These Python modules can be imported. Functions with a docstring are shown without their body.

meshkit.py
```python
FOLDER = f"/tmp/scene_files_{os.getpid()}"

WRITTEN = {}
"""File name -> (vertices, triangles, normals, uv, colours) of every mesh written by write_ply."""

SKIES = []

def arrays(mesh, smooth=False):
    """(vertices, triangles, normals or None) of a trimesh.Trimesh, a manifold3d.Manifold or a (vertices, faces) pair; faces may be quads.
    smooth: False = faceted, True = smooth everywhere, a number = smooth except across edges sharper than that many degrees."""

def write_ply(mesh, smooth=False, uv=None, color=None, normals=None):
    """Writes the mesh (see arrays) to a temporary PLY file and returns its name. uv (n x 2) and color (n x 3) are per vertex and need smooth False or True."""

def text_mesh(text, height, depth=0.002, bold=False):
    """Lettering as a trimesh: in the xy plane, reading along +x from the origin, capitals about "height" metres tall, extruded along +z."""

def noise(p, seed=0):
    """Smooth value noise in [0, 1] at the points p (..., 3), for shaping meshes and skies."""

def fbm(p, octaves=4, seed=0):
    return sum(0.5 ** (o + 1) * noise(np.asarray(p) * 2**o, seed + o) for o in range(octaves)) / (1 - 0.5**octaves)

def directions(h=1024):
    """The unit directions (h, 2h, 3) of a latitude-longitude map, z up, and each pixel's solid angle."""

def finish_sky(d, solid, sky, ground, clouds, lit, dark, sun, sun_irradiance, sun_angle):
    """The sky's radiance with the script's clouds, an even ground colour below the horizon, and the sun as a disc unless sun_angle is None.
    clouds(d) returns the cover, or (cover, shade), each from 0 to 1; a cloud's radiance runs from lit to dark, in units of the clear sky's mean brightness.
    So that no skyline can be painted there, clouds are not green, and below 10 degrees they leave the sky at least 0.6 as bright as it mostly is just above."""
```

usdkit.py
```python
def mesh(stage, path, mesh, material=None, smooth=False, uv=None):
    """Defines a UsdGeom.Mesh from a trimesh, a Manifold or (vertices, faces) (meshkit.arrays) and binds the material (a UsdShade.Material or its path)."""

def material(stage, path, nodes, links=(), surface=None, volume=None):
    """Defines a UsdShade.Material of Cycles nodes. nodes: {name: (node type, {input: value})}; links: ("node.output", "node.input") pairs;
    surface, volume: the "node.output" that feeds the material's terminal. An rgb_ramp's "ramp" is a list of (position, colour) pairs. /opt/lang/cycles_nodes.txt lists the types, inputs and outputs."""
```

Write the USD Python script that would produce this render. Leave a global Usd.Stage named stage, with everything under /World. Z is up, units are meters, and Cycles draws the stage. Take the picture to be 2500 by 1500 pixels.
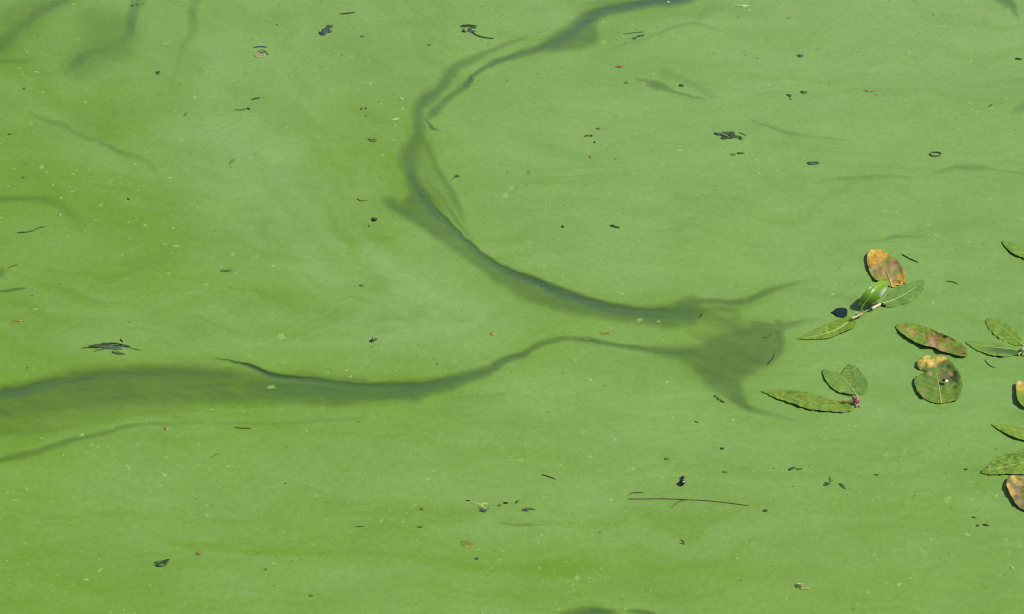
import math
import numpy as np
import trimesh
from scipy.spatial import cKDTree, Delaunay
from scipy.ndimage import gaussian_filter
from shapely.geometry import Polygon, LineString, Point
import shapely
import meshkit
import usdkit
from pxr import Usd, UsdGeom, UsdLux, UsdShade, Sdf, Gf, Vt

stage = Usd.Stage.CreateInMemory()
UsdGeom.Xform.Define(stage, '/World')
W = '/World'

# ------------------------------------------------------------------ camera, sky, sun, exposure
CAM_H, PITCH, FOCAL, APER = 1.85, math.radians(33.0), 102.0, 36.0
cam = UsdGeom.Camera.Define(stage, W + '/camera')
cam.CreateFocalLengthAttr(FOCAL)
cam.CreateHorizontalApertureAttr(APER)
cam.CreateVerticalApertureAttr(APER * 0.6)
cam.AddTranslateOp().Set(Gf.Vec3d(0, 0, CAM_H))
cam.AddRotateXOp().Set(90.0 - math.degrees(PITCH))
cam.CreateExposureAttr(0.0)

SUN = np.array([0.88, -0.22, 0.0])
SUN_EL = math.radians(54)
SUN = SUN / np.linalg.norm(SUN) * math.cos(SUN_EL)
SUN[2] = math.sin(SUN_EL)
skymat = usdkit.material(stage, W + '/Looks/clear_sky', {
    'sky': ('sky_texture', {'sky_type': 'single_scattering', 'sun_disc': False, 'sun_elevation': SUN_EL,
                            'sun_rotation': math.atan2(SUN[0], SUN[1])}),
    'bg': ('background_shader', {'strength': 0.10})},
    [('sky.color', 'bg.color')], surface='bg.background')
dome = UsdLux.DomeLight.Define(stage, W + '/sky')
dome.GetPrim().SetCustomDataByKey('kind', 'structure')
UsdShade.MaterialBindingAPI.Apply(dome.GetPrim()).Bind(skymat)
sun = UsdLux.DistantLight.Define(stage, W + '/sun')
sun.CreateNormalizeAttr(True)
sun.CreateIntensityAttr(1.0)
sun.CreateAngleAttr(0.55)
sun.CreateColorAttr(Gf.Vec3f(1.0, 0.95, 0.87))
rot = Gf.Rotation(Gf.Vec3d(0, 0, 1), Gf.Vec3d(*map(float, SUN)))
sun.AddTransformOp().Set(Gf.Matrix4d(rot, Gf.Vec3d(0, 0, 20)))

# ------------------------------------------------------------------ photograph <-> pond plane
TX = APER / (2 * FOCAL)
FWD = np.array([0, math.cos(PITCH), -math.sin(PITCH)])
UP = np.array([0, math.sin(PITCH), math.cos(PITCH)])
RIGHT = np.array([1.0, 0, 0])
EYE = np.array([0, 0, CAM_H])


def at(px, py, z=0.0):
    """The point at height z that the photograph (2500 x 1500) shows at px, py."""
    px, py, z = np.broadcast_arrays(np.asarray(px, float), np.asarray(py, float), np.asarray(z, float))
    nx, ny = (px / 2500 - 0.5) * 2 * TX, -(py / 1500 - 0.5) * 2 * TX * 0.6
    d = FWD + nx[..., None] * RIGHT + ny[..., None] * UP
    t = (z - CAM_H) / d[..., 2]
    return EYE + d * t[..., None]


def pix(p):
    q = np.asarray(p, float) - EYE
    z = q @ FWD
    return ((q @ RIGHT) / z / TX / 2 + 0.5) * 2500, (0.5 - (q @ UP) / z / (TX * 0.6) / 2) * 1500


def px_size(px, py):
    """metres per photograph pixel across and, on the pond, along the view"""
    a = at(px, py)
    return np.linalg.norm(at(px + 1, py) - a), np.linalg.norm(at(px, py + 1) - a)


# ------------------------------------------------------------------ naming helpers
taken = {}


def path_for(name, parent):
    parent = W if parent is None else str(parent.GetPath())
    k = taken.get((parent, name), 0)
    taken[(parent, name)] = k + 1
    return f'{parent}/{name}' + (f'_{k:03d}' if k else '')


def tag(p, label=None, cat=None, group=None, kind=None):
    for k, v in (('label', label), ('category', cat), ('group', group), ('kind', kind)):
        if v:
            p.SetCustomDataByKey(k, v)
    return p


def thing(name, label, cat, loc, group=None):
    x = UsdGeom.Xform.Define(stage, path_for(name, None))
    x.AddTranslateOp().Set(Gf.Vec3d(*map(float, loc)))
    return tag(x.GetPrim(), label, cat, group)


def obj(name, vf, mat, parent=None, origin=(0, 0, 0), tint=None, smooth=True, attr='tint'):
    v, f = np.asarray(vf[0], float) - np.asarray(origin), np.asarray(vf[1], int)
    m = usdkit.mesh(stage, path_for(name, parent), (v, f), mat, smooth=smooth)
    if tint is not None:
        tint = np.broadcast_to(np.asarray(tint, np.float32), (len(v), 3))
        UsdGeom.PrimvarsAPI(m).CreatePrimvar(attr, Sdf.ValueTypeNames.Color3fArray, 'vertex').Set(Vt.Vec3fArray.FromNumpy(np.ascontiguousarray(tint, dtype=np.float32)))
    return m.GetPrim()


def smoothstep(a, b, x):
    t = np.clip((x - a) / (b - a), 0, 1)
    return t * t * (3 - 2 * t)


# ------------------------------------------------------------------ materials
def M(name, nodes, links, surface):
    return usdkit.material(stage, W + '/Looks/' + name, nodes, links, surface=surface)


# the wet algae scum: where it thins out it lets the water below show
FILM_POOR, FILM_RICH, FILM_MILK = (0.152, 0.297, 0.060), (0.150, 0.279, 0.027), (0.238, 0.378, 0.108)
film_mat = M('algae_scum', {
    'a': ('attribute', {'attribute': 'algae'}),
    'sep': ('separate_color', {'color_type': 'rgb'}),
    'g': ('geometry', {}),
    'flowmap': ('mapping', {'mapping_type': 'point', 'scale': (5.0, 26.0, 1.0), 'rotation': (0, 0, 0.05)}),
    'flow': ('noise_texture', {'scale': 1.0, 'detail': 4.0, 'roughness': 0.55, 'distortion': 0.6}),
    'patch': ('noise_texture', {'scale': 9.0, 'detail': 4.0, 'roughness': 0.6, 'distortion': 0.4}),
    'fine': ('noise_texture', {'scale': 130.0, 'detail': 3.0, 'roughness': 0.6}),
    'grain': ('noise_texture', {'scale': 700.0, 'detail': 2.0, 'roughness': 0.6}),
    'c1': ('mix_color', {'blend_type': 'mix', 'a': FILM_POOR, 'b': FILM_RICH}),
    'c2': ('mix_color', {'blend_type': 'mix', 'b': FILM_MILK}),
    'm1': ('map_range', {'from_min': 0.3, 'from_max': 0.7, 'to_min': 0.985, 'to_max': 1.015, 'clamp': True}),
    'm2': ('map_range', {'from_min': 0.3, 'from_max': 0.7, 'to_min': 0.95, 'to_max': 1.05, 'clamp': True}),
    'm3': ('map_range', {'from_min': 0.25, 'from_max': 0.75, 'to_min': 0.92, 'to_max': 1.08, 'clamp': True}),
    'm4': ('map_range', {'from_min': 0.25, 'from_max': 0.75, 'to_min': 0.94, 'to_max': 1.06, 'clamp': True}),
    'x1': ('math', {'math_type': 'multiply'}), 'x2': ('math', {'math_type': 'multiply'}), 'x3': ('math', {'math_type': 'multiply'}),
    'sc': ('vector_math', {'math_type': 'scale'}),
    'bump': ('bump', {'strength': 0.35, 'distance': 0.0015}),
    'p': ('principled_bsdf', {'roughness': 0.34, 'ior': 1.33, 'specular_ior_level': 0.5}),
    't': ('transparent_bsdf', {'color': (1, 1, 1)}),
    'mix': ('mix_closure', {}),
}, [('a.color', 'sep.color'), ('g.position', 'flowmap.vector'), ('flowmap.vector', 'flow.vector'),
    ('g.position', 'patch.vector'), ('g.position', 'fine.vector'), ('g.position', 'grain.vector'),
    ('sep.g', 'c1.fac'), ('c1.result', 'c2.a'), ('sep.b', 'c2.fac'),
    ('flow.fac', 'm1.value'), ('patch.fac', 'm2.value'), ('fine.fac', 'm3.value'), ('grain.fac', 'm4.value'),
    ('m1.result', 'x1.value1'), ('m2.result', 'x1.value2'), ('x1.value', 'x2.value1'), ('m3.result', 'x2.value2'),
    ('x2.value', 'x3.value1'), ('m4.result', 'x3.value2'),
    ('c2.result', 'sc.vector1'), ('x3.value', 'sc.scale'), ('sc.vector', 'p.base_color'),
    ('fine.fac', 'bump.height'), ('bump.normal', 'p.normal'),
    ('sep.r', 'mix.fac'), ('t.BSDF', 'mix.closure1'), ('p.BSDF', 'mix.closure2')], 'mix.closure')

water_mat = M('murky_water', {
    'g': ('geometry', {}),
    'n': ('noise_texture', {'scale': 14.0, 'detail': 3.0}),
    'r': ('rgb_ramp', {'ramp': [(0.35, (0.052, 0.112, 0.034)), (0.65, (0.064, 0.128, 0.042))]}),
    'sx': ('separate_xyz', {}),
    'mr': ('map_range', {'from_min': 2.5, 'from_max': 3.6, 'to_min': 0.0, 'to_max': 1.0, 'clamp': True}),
    'sky_far': ('mix_color', {'blend_type': 'mix', 'b': (0.060, 0.125, 0.080)}),  # bluer far water: stronger sky reflection painted into the base colour
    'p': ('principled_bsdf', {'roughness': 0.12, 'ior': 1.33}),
}, [('g.position', 'n.vector'), ('n.fac', 'r.fac'), ('g.position', 'sx.vector'), ('sx.y', 'mr.value'), ('mr.result', 'sky_far.fac'), ('r.color', 'sky_far.a'), ('sky_far.result', 'p.base_color')], 'p.BSDF')


def tinted(name, rough, bump=0.0, bscale=300.0, spec=0.5, vary=0.12, translucent=0.0):
    nodes = {
        'a': ('attribute', {'attribute': 'tint'}), 'g': ('geometry', {}),
        'n': ('noise_texture', {'scale': bscale, 'detail': 3.0, 'roughness': 0.6}),
        'm': ('map_range', {'from_min': 0.25, 'from_max': 0.75, 'to_min': 1 - vary, 'to_max': 1 + vary, 'clamp': True}),
        's': ('vector_math', {'math_type': 'scale'}),
        'b': ('bump', {'strength': bump, 'distance': 0.001}),
        'p': ('principled_bsdf', {'roughness': rough, 'specular_ior_level': spec})}
    links = [('g.position', 'n.vector'), ('n.fac', 'm.value'), ('a.color', 's.vector1'), ('m.result', 's.scale'), ('s.vector', 'p.base_color'),
             ('n.fac', 'b.height'), ('b.normal', 'p.normal')]
    if translucent:
        nodes['tr'] = ('translucent_bsdf', {})
        nodes['mx'] = ('mix_closure', {'fac': translucent})
        links += [('s.vector', 'tr.color'), ('p.BSDF', 'mx.closure1'), ('tr.BSDF', 'mx.closure2')]
        return M(name, nodes, links, 'mx.closure')
    return M(name, nodes, links, 'p.BSDF')


leaf_mat = tinted('waxy_leaf', 0.30, 0.45, 230.0, 0.45, 0.16, 0.15)
dead_mat = tinted('rotting_leaf', 0.5, 0.5, 220.0, 0.3, 0.16, 0.1)
stem_mat = tinted('stem', 0.45, 0.3, 400.0)
debris_mat = tinted('wet_debris', 0.6, 0.12, 420.0, 0.25, 0.15)
fleck_mat = tinted('flecks', 0.6, 0.0, 900.0, 0.3, 0.1)

# ------------------------------------------------------------------ the swirls: how thin the scum is
# points (x, y, half width, thinness) in zoomed views; V gives each view's origin and scale


def view(x0, y0, s):
    return lambda rows: [(x0 + s * r[0], y0 + s * r[1], s * r[2] if len(r) > 2 else 0, r[3] if len(r) > 3 else 0) for r in rows]


vA, vB, vC, vD = view(880, 0, .3639), view(880, 400, .3639), view(1480, 620, .2964), view(0, 820, .3638)
vTL, vL, vT3, vT4, vM4 = view(0, 0, .2628), view(0, 370, .2628), view(1240, 0, .2628), view(1850, 0, .2628), view(1850, 370, .2628)
vZ2, vBM, vT2 = view(620, 740, .2628), view(1240, 1110, .2628), view(620, 0, .2628)
STROKES = [  # (points, how much wider than given on the upper side, on the lower side)
    (vA([(2300, -30, 30, .5), (2160, 2, 34, .72), (1950, 18, 36, .75), (1750, 58, 40, .78), (1600, 95, 46, .75), (1500, 150, 62, .72), (1430, 210, 78, .66), (1340, 260, 62, .58), (1200, 330, 30, .56), (1050, 370, 26, .5), (900, 425, 23, .5), (800, 472, 20, .5), (745, 520, 18, .55)]), 1, 1),
    (vA([(1550, 20, 60, .12), (1700, 30, 60, .3), (1800, 20, 40, .3)]), 1, 1),
    (vA([(1120, 250, 14, .1), (1060, 272, 18, .22), (900, 330, 22, .28), (750, 400, 30, .34), (640, 450, 40, .4), (600, 500, 46, .43), (560, 560, 48, .43), (500, 620, 36, .48), (420, 660, 46, .48)]), 1, 1),
    (vA([(740, 535, 26, .78), (715, 570, 26, .72), (680, 595, 24, .48), (620, 640, 24, .4), (560, 690, 32, .4), (500, 750, 40, .48), (450, 800, 20, .3)]), 1, 1),
    (vA([(495, 640, 45, .4), (420, 690, 55, .45), (390, 740, 46, .42), (380, 800, 52, .44), (380, 870, 46, .5), (368, 930, 66, .46), (345, 1000, 78, .46), (330, 1060, 80, .46), (335, 1130, 72, .48), (350, 1200, 44, .55), (400, 1300, 40, .55), (450, 1400, 46, .55), (520, 1460, 34, .62)]), 1, 1),
    (vA([(425, 790, 12, .3), (455, 830, 13, .5), (475, 860, 16, .6), (530, 880, 8, .3), (570, 890, 5, .08)]), 1, 1),
    (vA([(400, 910, 22, .3), (440, 980, 26, .3), (480, 1050, 28, .28), (520, 1150, 30, .28), (600, 1280, 36, .3), (650, 1380, 34, .28), (680, 1450, 18, .18)]), 1, 1),
    (vA([(430, 1180, 14, .2), (520, 1300, 18, .3), (590, 1400, 18, .32), (660, 1500, 16, .3), (760, 1640, 12, .1)]), 1, 1),
    (vB([(350, 100, 34, .52), (420, 220, 30, .58), (500, 310, 28, .68), (590, 390, 25, .78), (700, 510, 23, .82), (800, 600, 26, .8), (920, 680, 29, .82), (1040, 735, 32, .84), (1200, 795, 32, .96), (1320, 850, 44, .9), (1450, 895, 46, .9), (1600, 935, 46, .85), (1750, 968, 42, .78), (1900, 990, 44, .7), (2050, 995, 55, .66), (2200, 985, 66, .58), (2280, 980, 40, .4)]), 0.75, 1.7),
    (vB([(165, 255, 30, .25), (200, 268, 34, .36), (300, 330, 36, .38), (480, 460, 32, .4), (640, 570, 30, .35), (800, 680, 30, .3)]), 1, 1),
    (vB([(490, 0, 28, .2), (560, 100, 28, .22), (600, 180, 26, .2), (650, 280, 24, .22), (700, 390, 18, .15), (760, 520, 14, .08)]), 1, 1),
    (vC([(700, 400, 40, .4), (800, 395, 36, .42), (900, 390, 30, .4), (1030, 412, 36, .44), (1130, 402, 36, .45), (1250, 345, 30, .45), (1400, 280, 28, .38), (1560, 250, 18, .2), (1680, 225, 10, .04)]), 1, 1),
    (vC([(820, 500, 60, .24), (900, 450, 70, .28), (1050, 470, 60, .26), (1080, 560, 60, .24), (900, 600, 60, .18)]), 1, 1),
    (vC([(640, 500, 80, .4), (780, 500, 75, .36), (900, 545, 75, .3), (1020, 600, 80, .33), (1120, 660, 80, .4)]), 1, 1),
    (vC([(690, 640, 40, .1), (820, 690, 60, .24), (960, 700, 60, .3)]), 1, 1),
    (vC([(1850, 500, 14, .04), (1730, 540, 20, .14), (1600, 562, 32, .3), (1450, 592, 42, .42), (1300, 580, 32, .42), (1150, 560, 20, .2), (900, 540, 14, .12)]), .7, 1.1),
    (vC([(1432, 580, 46, .4), (1440, 680, 50, .46), (1440, 780, 46, .46), (1390, 850, 36, .42), (1300, 920, 26, .36)]), 1, 1),
    (vC([(860, 1100, 26, .3), (980, 1170, 30, .38), (1080, 1230, 34, .5), (1160, 1270, 34, .56), (1240, 1295, 24, .32), (1320, 1312, 22, .26), (1450, 1340, 20, .16), (1640, 1390, 14, .05)]), 1, 1),
    (vC([(640, 830, 60, .44), (520, 812, 42, .46), (400, 800, 32, .48), (250, 780, 27, .5), (100, 752, 25, .46), (0, 736, 25, .46), (-150, 715, 24, .44)]), 1, 1),
    (vB([(1600, 1198, 22, .5), (1480, 1180, 22, .46), (1400, 1173, 20, .42), (1280, 1192, 23, .42), (1180, 1228, 23, .48), (1080, 1280, 24, .58), (980, 1310, 24, .58), (900, 1350, 28, .58)]), 1, 1.2),
    (vZ2([(2473, 485, 28, .5), (2300, 565, 36, .55), (2200, 625, 52, .62), (2000, 690, 70, .64), (1700, 765, 88, .68), (1400, 815, 105, .72), (1100, 830, 118, .7), (800, 830, 125, .66), (500, 805, 130, .62), (300, 795, 130, .58), (0, 790, 130, .52)]), 1, 1),
    (vZ2([(1900, 700, 40, .5), (1600, 745, 44, .7), (1200, 770, 44, .76), (800, 750, 44, .74), (500, 715, 44, .74), (300, 690, 40, .75)]), .8, 1.2),
    (vD([(-80, 420, 55, .7), (0, 395, 55, .74), (150, 370, 58, .8), (300, 330, 58, .76), (450, 295, 56, .72), (600, 268, 54, .66), (900, 250, 54, .56), (1200, 245, 50, .55), (1400, 255, 42, .5), (1550, 270, 40, .5)]), .9, 1.2),
    (vD([(1440, 150, 5, .25), (1550, 171, 8, .75), (1650, 196, 14, .88), (1750, 232, 21, .96), (1820, 260, 30, .95), (1900, 276, 28, .88), (2050, 297, 28, .66), (2200, 312, 34, .55)]), .8, 1.3),
    (vD([(-60, 850, 24, .4), (0, 838, 24, .4), (150, 800, 25, .36), (300, 760, 25, .36), (500, 700, 23, .36), (700, 650, 20, .3), (900, 605, 17, .26), (1100, 587, 14, .2), (1400, 585, 12, .1), (1800, 590, 16, .14), (2100, 580, 16, .15), (2300, 565, 14, .1), (2474, 545, 9, .06)]), 1, 1),
    (vD([(650, 435, 14, .2), (750, 418, 20, .42), (850, 405, 24, .5), (960, 405, 18, .42), (1000, 410, 10, .2)]), 1, 1),
    (vD([(1150, 365, 12, .3), (1300, 345, 16, .46), (1480, 328, 18, .5), (1560, 315, 12, .4)]), 1, 1),
    (vD([(0, 655, 20, .22), (150, 648, 22, .24), (300, 640, 22, .22), (500, 605, 18, .18), (680, 570, 12, .1)]), 1, 1),
    (vD([(380, 500, 14, .2), (500, 480, 18, .32), (620, 455, 16, .32), (700, 440, 10, .3)]), 1, 1),
    (vD([(900, 530, 12, .1), (1050, 515, 16, .18), (1250, 500, 12, .1)]), 1, 1),
    (vTL([(-60, 480, 80, .3), (0, 420, 80, .34), (100, 330, 85, .36), (200, 240, 75, .36), (320, 140, 72, .36), (480, 50, 65, .32), (620, -20, 60, .3)]), 1, 1),
    (vTL([(1290, -20, 70, .3), (1240, 110, 70, .36), (1205, 250, 66, .44), (1160, 350, 60, .32), (1100, 410, 60, .26), (900, 470, 62, .28), (720, 560, 72, .38), (640, 640, 55, .22), (600, 700, 40, .06)]), 1, 1),
    (vTL([(850, 210, 160, .14), (1000, 320, 160, .16), (1080, 380, 120, .14)]), 1, 1),
    (vTL([(1825, -20, 55, .15), (1800, 120, 56, .25), (1790, 250, 50, .2), (1690, 470, 36, .1), (1600, 800, 30, .05)]), 1, 1),
    (vTL([(-30, 570, 34, .24), (200, 580, 30, .16), (330, 560, 20, .06)]), 1, 1),
    (vTL([(250, 1035, 14, .12), (400, 1110, 22, .2), (600, 1170, 30, .22), (750, 1260, 24, .18), (950, 1340, 28, .22), (1080, 1400, 36, .24), (1300, 1470, 30, .18), (1450, 1590, 26, .14)]), 1, 1),
    (vL([(-30, 440, 36, .3), (150, 442, 36, .3), (300, 442, 36, .28), (500, 470, 40, .22), (640, 570, 50, .15), (760, 720, 50, .08)]), 1, 1),
    (vL([(-20, 1150, 45, .5), (15, 1140, 34, .4), (30, 1050, 20, .12)]), 1, 1),
    (vL([(-20, 1305, 14, .5), (60, 1300, 16, .52), (130, 1290, 18, .55), (200, 1278, 12, .42), (260, 1272, 8, .12)]), 1, 1),
    (vT3([(1180, 735, 18, .15), (1300, 770, 32, .34), (1400, 792, 50, .46), (1500, 832, 32, .4), (1600, 862, 20, .38), (1700, 890, 14, .32), (1850, 930, 12, .1)]), 1, 1),
    (vT3([(1450, 690, 40, .12), (1600, 720, 40, .14), (1750, 800, 40, .14), (1900, 900, 36, .1)]), 1, 1),
    (vT3([(1000, 440, 18, .08), (1150, 400, 18, .12), (1300, 350, 18, .13), (1500, 270, 20, .16), (1700, 220, 26, .16), (1850, 245, 20, .14), (2000, 290, 16, .08)]), 1, 1),
    (vT3([(1750, 190, 30, .1), (1850, 110, 40, .12), (2050, 70, 30, .1)]), 1, 1),
    (vT4([(2200, -20, 30, .3), (2320, 15, 60, .55), (2370, 60, 42, .44), (2395, 120, 34, .3), (2425, 190, 14, .1)]), 1, 1),
    (vT4([(-130, 1080, 12, .06), (0, 1140, 14, .18), (150, 1195, 16, .24), (300, 1240, 20, .26), (450, 1262, 16, .16), (700, 1290, 18, .13), (900, 1300, 12, .04)]), 1, 1),
    (vT4([(2380, 1040, 30, .15), (2470, 990, 46, .28), (2550, 960, 46, .28)]), 1, 1),
    (vM4([(500, 275, 14, .08), (700, 262, 20, .14), (900, 240, 24, .18), (1150, 230, 24, .18), (1480, 245, 14, .1)]), 1, 1),
    (vM4([(1600, 210, 12, .1), (1700, 195, 22, .16), (1850, 150, 36, .22), (2050, 155, 30, .28), (2200, 170, 14, .13), (2480, 215, 16, .16)]), 1, 1),
    (vM4([(930, 845, 10, .08), (1150, 822, 18, .18), (1300, 790, 18, .22), (1450, 790, 15, .14), (1620, 800, 8, .04)]), 1, 1),
    (vM4([(800, 1000, 10, .04), (780, 1060, 18, .12), (720, 1120, 14, .05)]), 1, 1),
    (vBM([(500, 1500, 40, .4), (620, 1488, 45, .55), (800, 1472, 50, .75), (930, 1475, 40, .6), (1020, 1500, 40, .3)]), 1, 1),
    (vBM([(1120, 1455, 20, .3), (1230, 1470, 30, .5), (1370, 1485, 16, .4)]), 1, 1),
    (vBM([(-90, 630, 10, .2), (0, 640, 14, .32), (150, 646, 16, .38), (250, 656, 10, .22), (450, 655, 7, .1)]), 1, 1),
    (vZ2([(1850, 880, 20, .08), (2100, 870, 20, .12), (2300, 850, 22, .16), (2400, 840, 10, .08)]), 1, 1),
]
AREAS = [  # (outline, thinness, edge blur in photograph pixels)
    (vA([(1490, 120), (1560, 120), (1575, 180), (1600, 250), (1580, 300), (1480, 330), (1300, 345), (1180, 352), (1220, 290), (1330, 210), (1420, 165)]), .5, 6),
    (vB([(165, 240), (260, 280), (330, 200), (300, 80), (380, 60), (460, 200), (560, 370), (700, 520), (900, 680), (1100, 745), (1300, 830), (1600, 925), (1900, 960), (2080, 945), (2170, 905), (2230, 888), (2290, 915), (2300, 1010), (2250, 1075), (2100, 1105), (1900, 1075), (1600, 1038), (1400, 1008), (1200, 948), (1050, 888), (900, 788), (780, 690), (620, 570), (500, 490), (330, 390), (240, 330), (175, 290)]), .47, 5),
    (vC([(840, 690), (1000, 640), (1150, 600), (1200, 565), (1430, 585), (1452, 650), (1447, 820), (1380, 865), (1300, 930), (1200, 980), (1120, 1022), (1105, 1100), (1130, 1190), (1195, 1270), (1170, 1285), (1100, 1255), (980, 1175), (860, 1105), (760, 1005), (690, 920), (560, 858), (400, 820), (300, 785), (450, 775), (620, 765), (780, 745)]), .49, 6),
    (vC([(780, 560), (1000, 500), (1250, 560), (1200, 700), (900, 720), (760, 640)]), .16, 14),
    (vD([(-150, 420), (0, 355), (200, 308), (350, 258), (500, 222), (700, 202), (1000, 197), (1300, 197), (1450, 217), (1650, 232), (1750, 255), (1900, 285), (2474, 292), (2474, 440), (2200, 455), (1800, 452), (1500, 452), (1200, 460), (1000, 470), (700, 490), (400, 520), (100, 560), (-150, 580)]), .44, 7),
    (vD([(-150, 480), (400, 420), (1000, 440), (1500, 440), (1500, 470), (1200, 490), (900, 520), (600, 575), (400, 625), (150, 680), (-150, 700)]), .24, 9),
    (vTL([(700, 130), (1200, 130), (1330, 350), (1230, 520), (900, 680), (700, 720), (560, 600), (800, 400)]), .21, 18),
    (vA([(300, 980), (350, 880), (430, 900), (500, 1050), (530, 1200), (640, 1420), (520, 1480), (420, 1400), (330, 1250), (265, 1120)]), .18, 8),
    (vTL([(-200, 250), (300, -100), (800, -100), (500, 120), (250, 330), (0, 600), (-200, 700)]), .2, 18),
]


def dense(points, step=2.0):
    p = np.array(points, float)
    seg = np.r_[0, np.cumsum(np.hypot(*np.diff(p[:, :2], axis=0).T))]
    u = np.linspace(0, seg[-1], max(8, int(seg[-1] / step)))
    from scipy.interpolate import PchipInterpolator
    return PchipInterpolator(seg, p, axis=0)(u)


def thinness(X, Y):
    """How much of the scum is missing at photograph pixels X, Y (2D arrays)."""
    wx = (meshkit.fbm(np.stack([X / 60, Y / 40, 0 * X], -1), 3, 5) - .5) * 10 + (meshkit.noise(np.stack([X / 14, Y / 9, 0 * X], -1), 8) - .5) * 3
    wy = (meshkit.fbm(np.stack([X / 60, Y / 40, 0 * X + 7], -1), 3, 9) - .5) * 8 + (meshkit.noise(np.stack([X / 18, Y / 8, 0 * X], -1), 4) - .5) * 2
    px, py = X + wx, Y + wy
    out = np.zeros_like(X)

    def add(a, b):
        return (a ** 4 + b ** 4) ** 0.25
    pxw = np.median(np.diff(X[len(X) // 2]))
    pyw = abs(np.median(np.diff(Y[:, X.shape[1] // 2])))
    for outline, a, blur in AREAS:
        poly = shapely.prepared.prep(Polygon([(r[0], r[1]) for r in outline]).buffer(0))
        inside = shapely.contains_xy(Polygon([(r[0], r[1]) for r in outline]).buffer(0), px, py).astype(float)
        out = add(out, a * gaussian_filter(inside, (1.1 * blur / pyw, 1.1 * blur / pxw)) * (1 + .95 * (meshkit.fbm(np.stack([(px + py * 1.2) / 90, (py - .35 * px) / 16, 0 * px + a], -1), 4, 23) - .5)))
    for points, up, low in STROKES:
        s = dense(points)
        far = s[:, 2].max() * max(up, low) + 4
        box = (px > s[:, 0].min() - far) & (px < s[:, 0].max() + far) & (py > s[:, 1].min() - far) & (py < s[:, 1].max() + far)
        if not box.any():
            continue
        q = np.stack([px[box], py[box]], 1)
        d, i = cKDTree(s[:, :2]).query(q)
        side = np.where(q[:, 1] < s[i, 1], up, low)
        end = np.minimum(np.hypot(*(q - s[0, :2]).T), 1e9)
        t = d / np.maximum(s[i, 2] * side, 1e-3)
        tang = np.gradient(s[:, :2], axis=0)
        tang /= np.linalg.norm(tang, axis=1, keepdims=True) + 1e-9
        sd = (q[:, 0] - s[i, 0]) * tang[i, 1] - (q[:, 1] - s[i, 1]) * tang[i, 0]
        fibre = meshkit.fbm(np.stack([i * 2.0 / 110, sd / 7 + s[0, 0], 0 * sd + s[0, 1]], -1), 3, 17) - .5
        t = t * (1 + .5 * (meshkit.noise(np.stack([i * 2.0 / 45, np.sign(sd), 0 * sd + s[0, 0]], -1), 19) - .5))
        prof = (1 - smoothstep(0.15, 1.36, t)) * (1 + .55 * fibre)
        out[box] = add(out[box], s[i, 3] * prof)
    streak = meshkit.fbm(np.stack([X / 130, Y / 9, 0 * X], -1), 3, 21) - .5
    return np.clip(out * (1 + 0.22 * streak), 0, 1)


# the pond's scum as one sheet: a fine grid where the photograph looks, plain quads beyond
c = [at(*p) for p in ((0, 0), (2500, 0), (0, 1500), (2500, 1500))]
x1 = max(abs(p[0]) for p in c) + 0.10
y0, y1 = c[2][1] - 0.08, c[0][1] + 0.12
DX, DY = 0.0017, 0.0024
xs, ys = np.arange(-x1, x1 + DX, DX), np.arange(y0, y1 + DY, DY)
GX, GY = np.meshgrid(xs, ys)
PX, PY = pix(np.stack([GX, GY, 0 * GX], -1))
thin = thinness(PX, PY)
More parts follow.
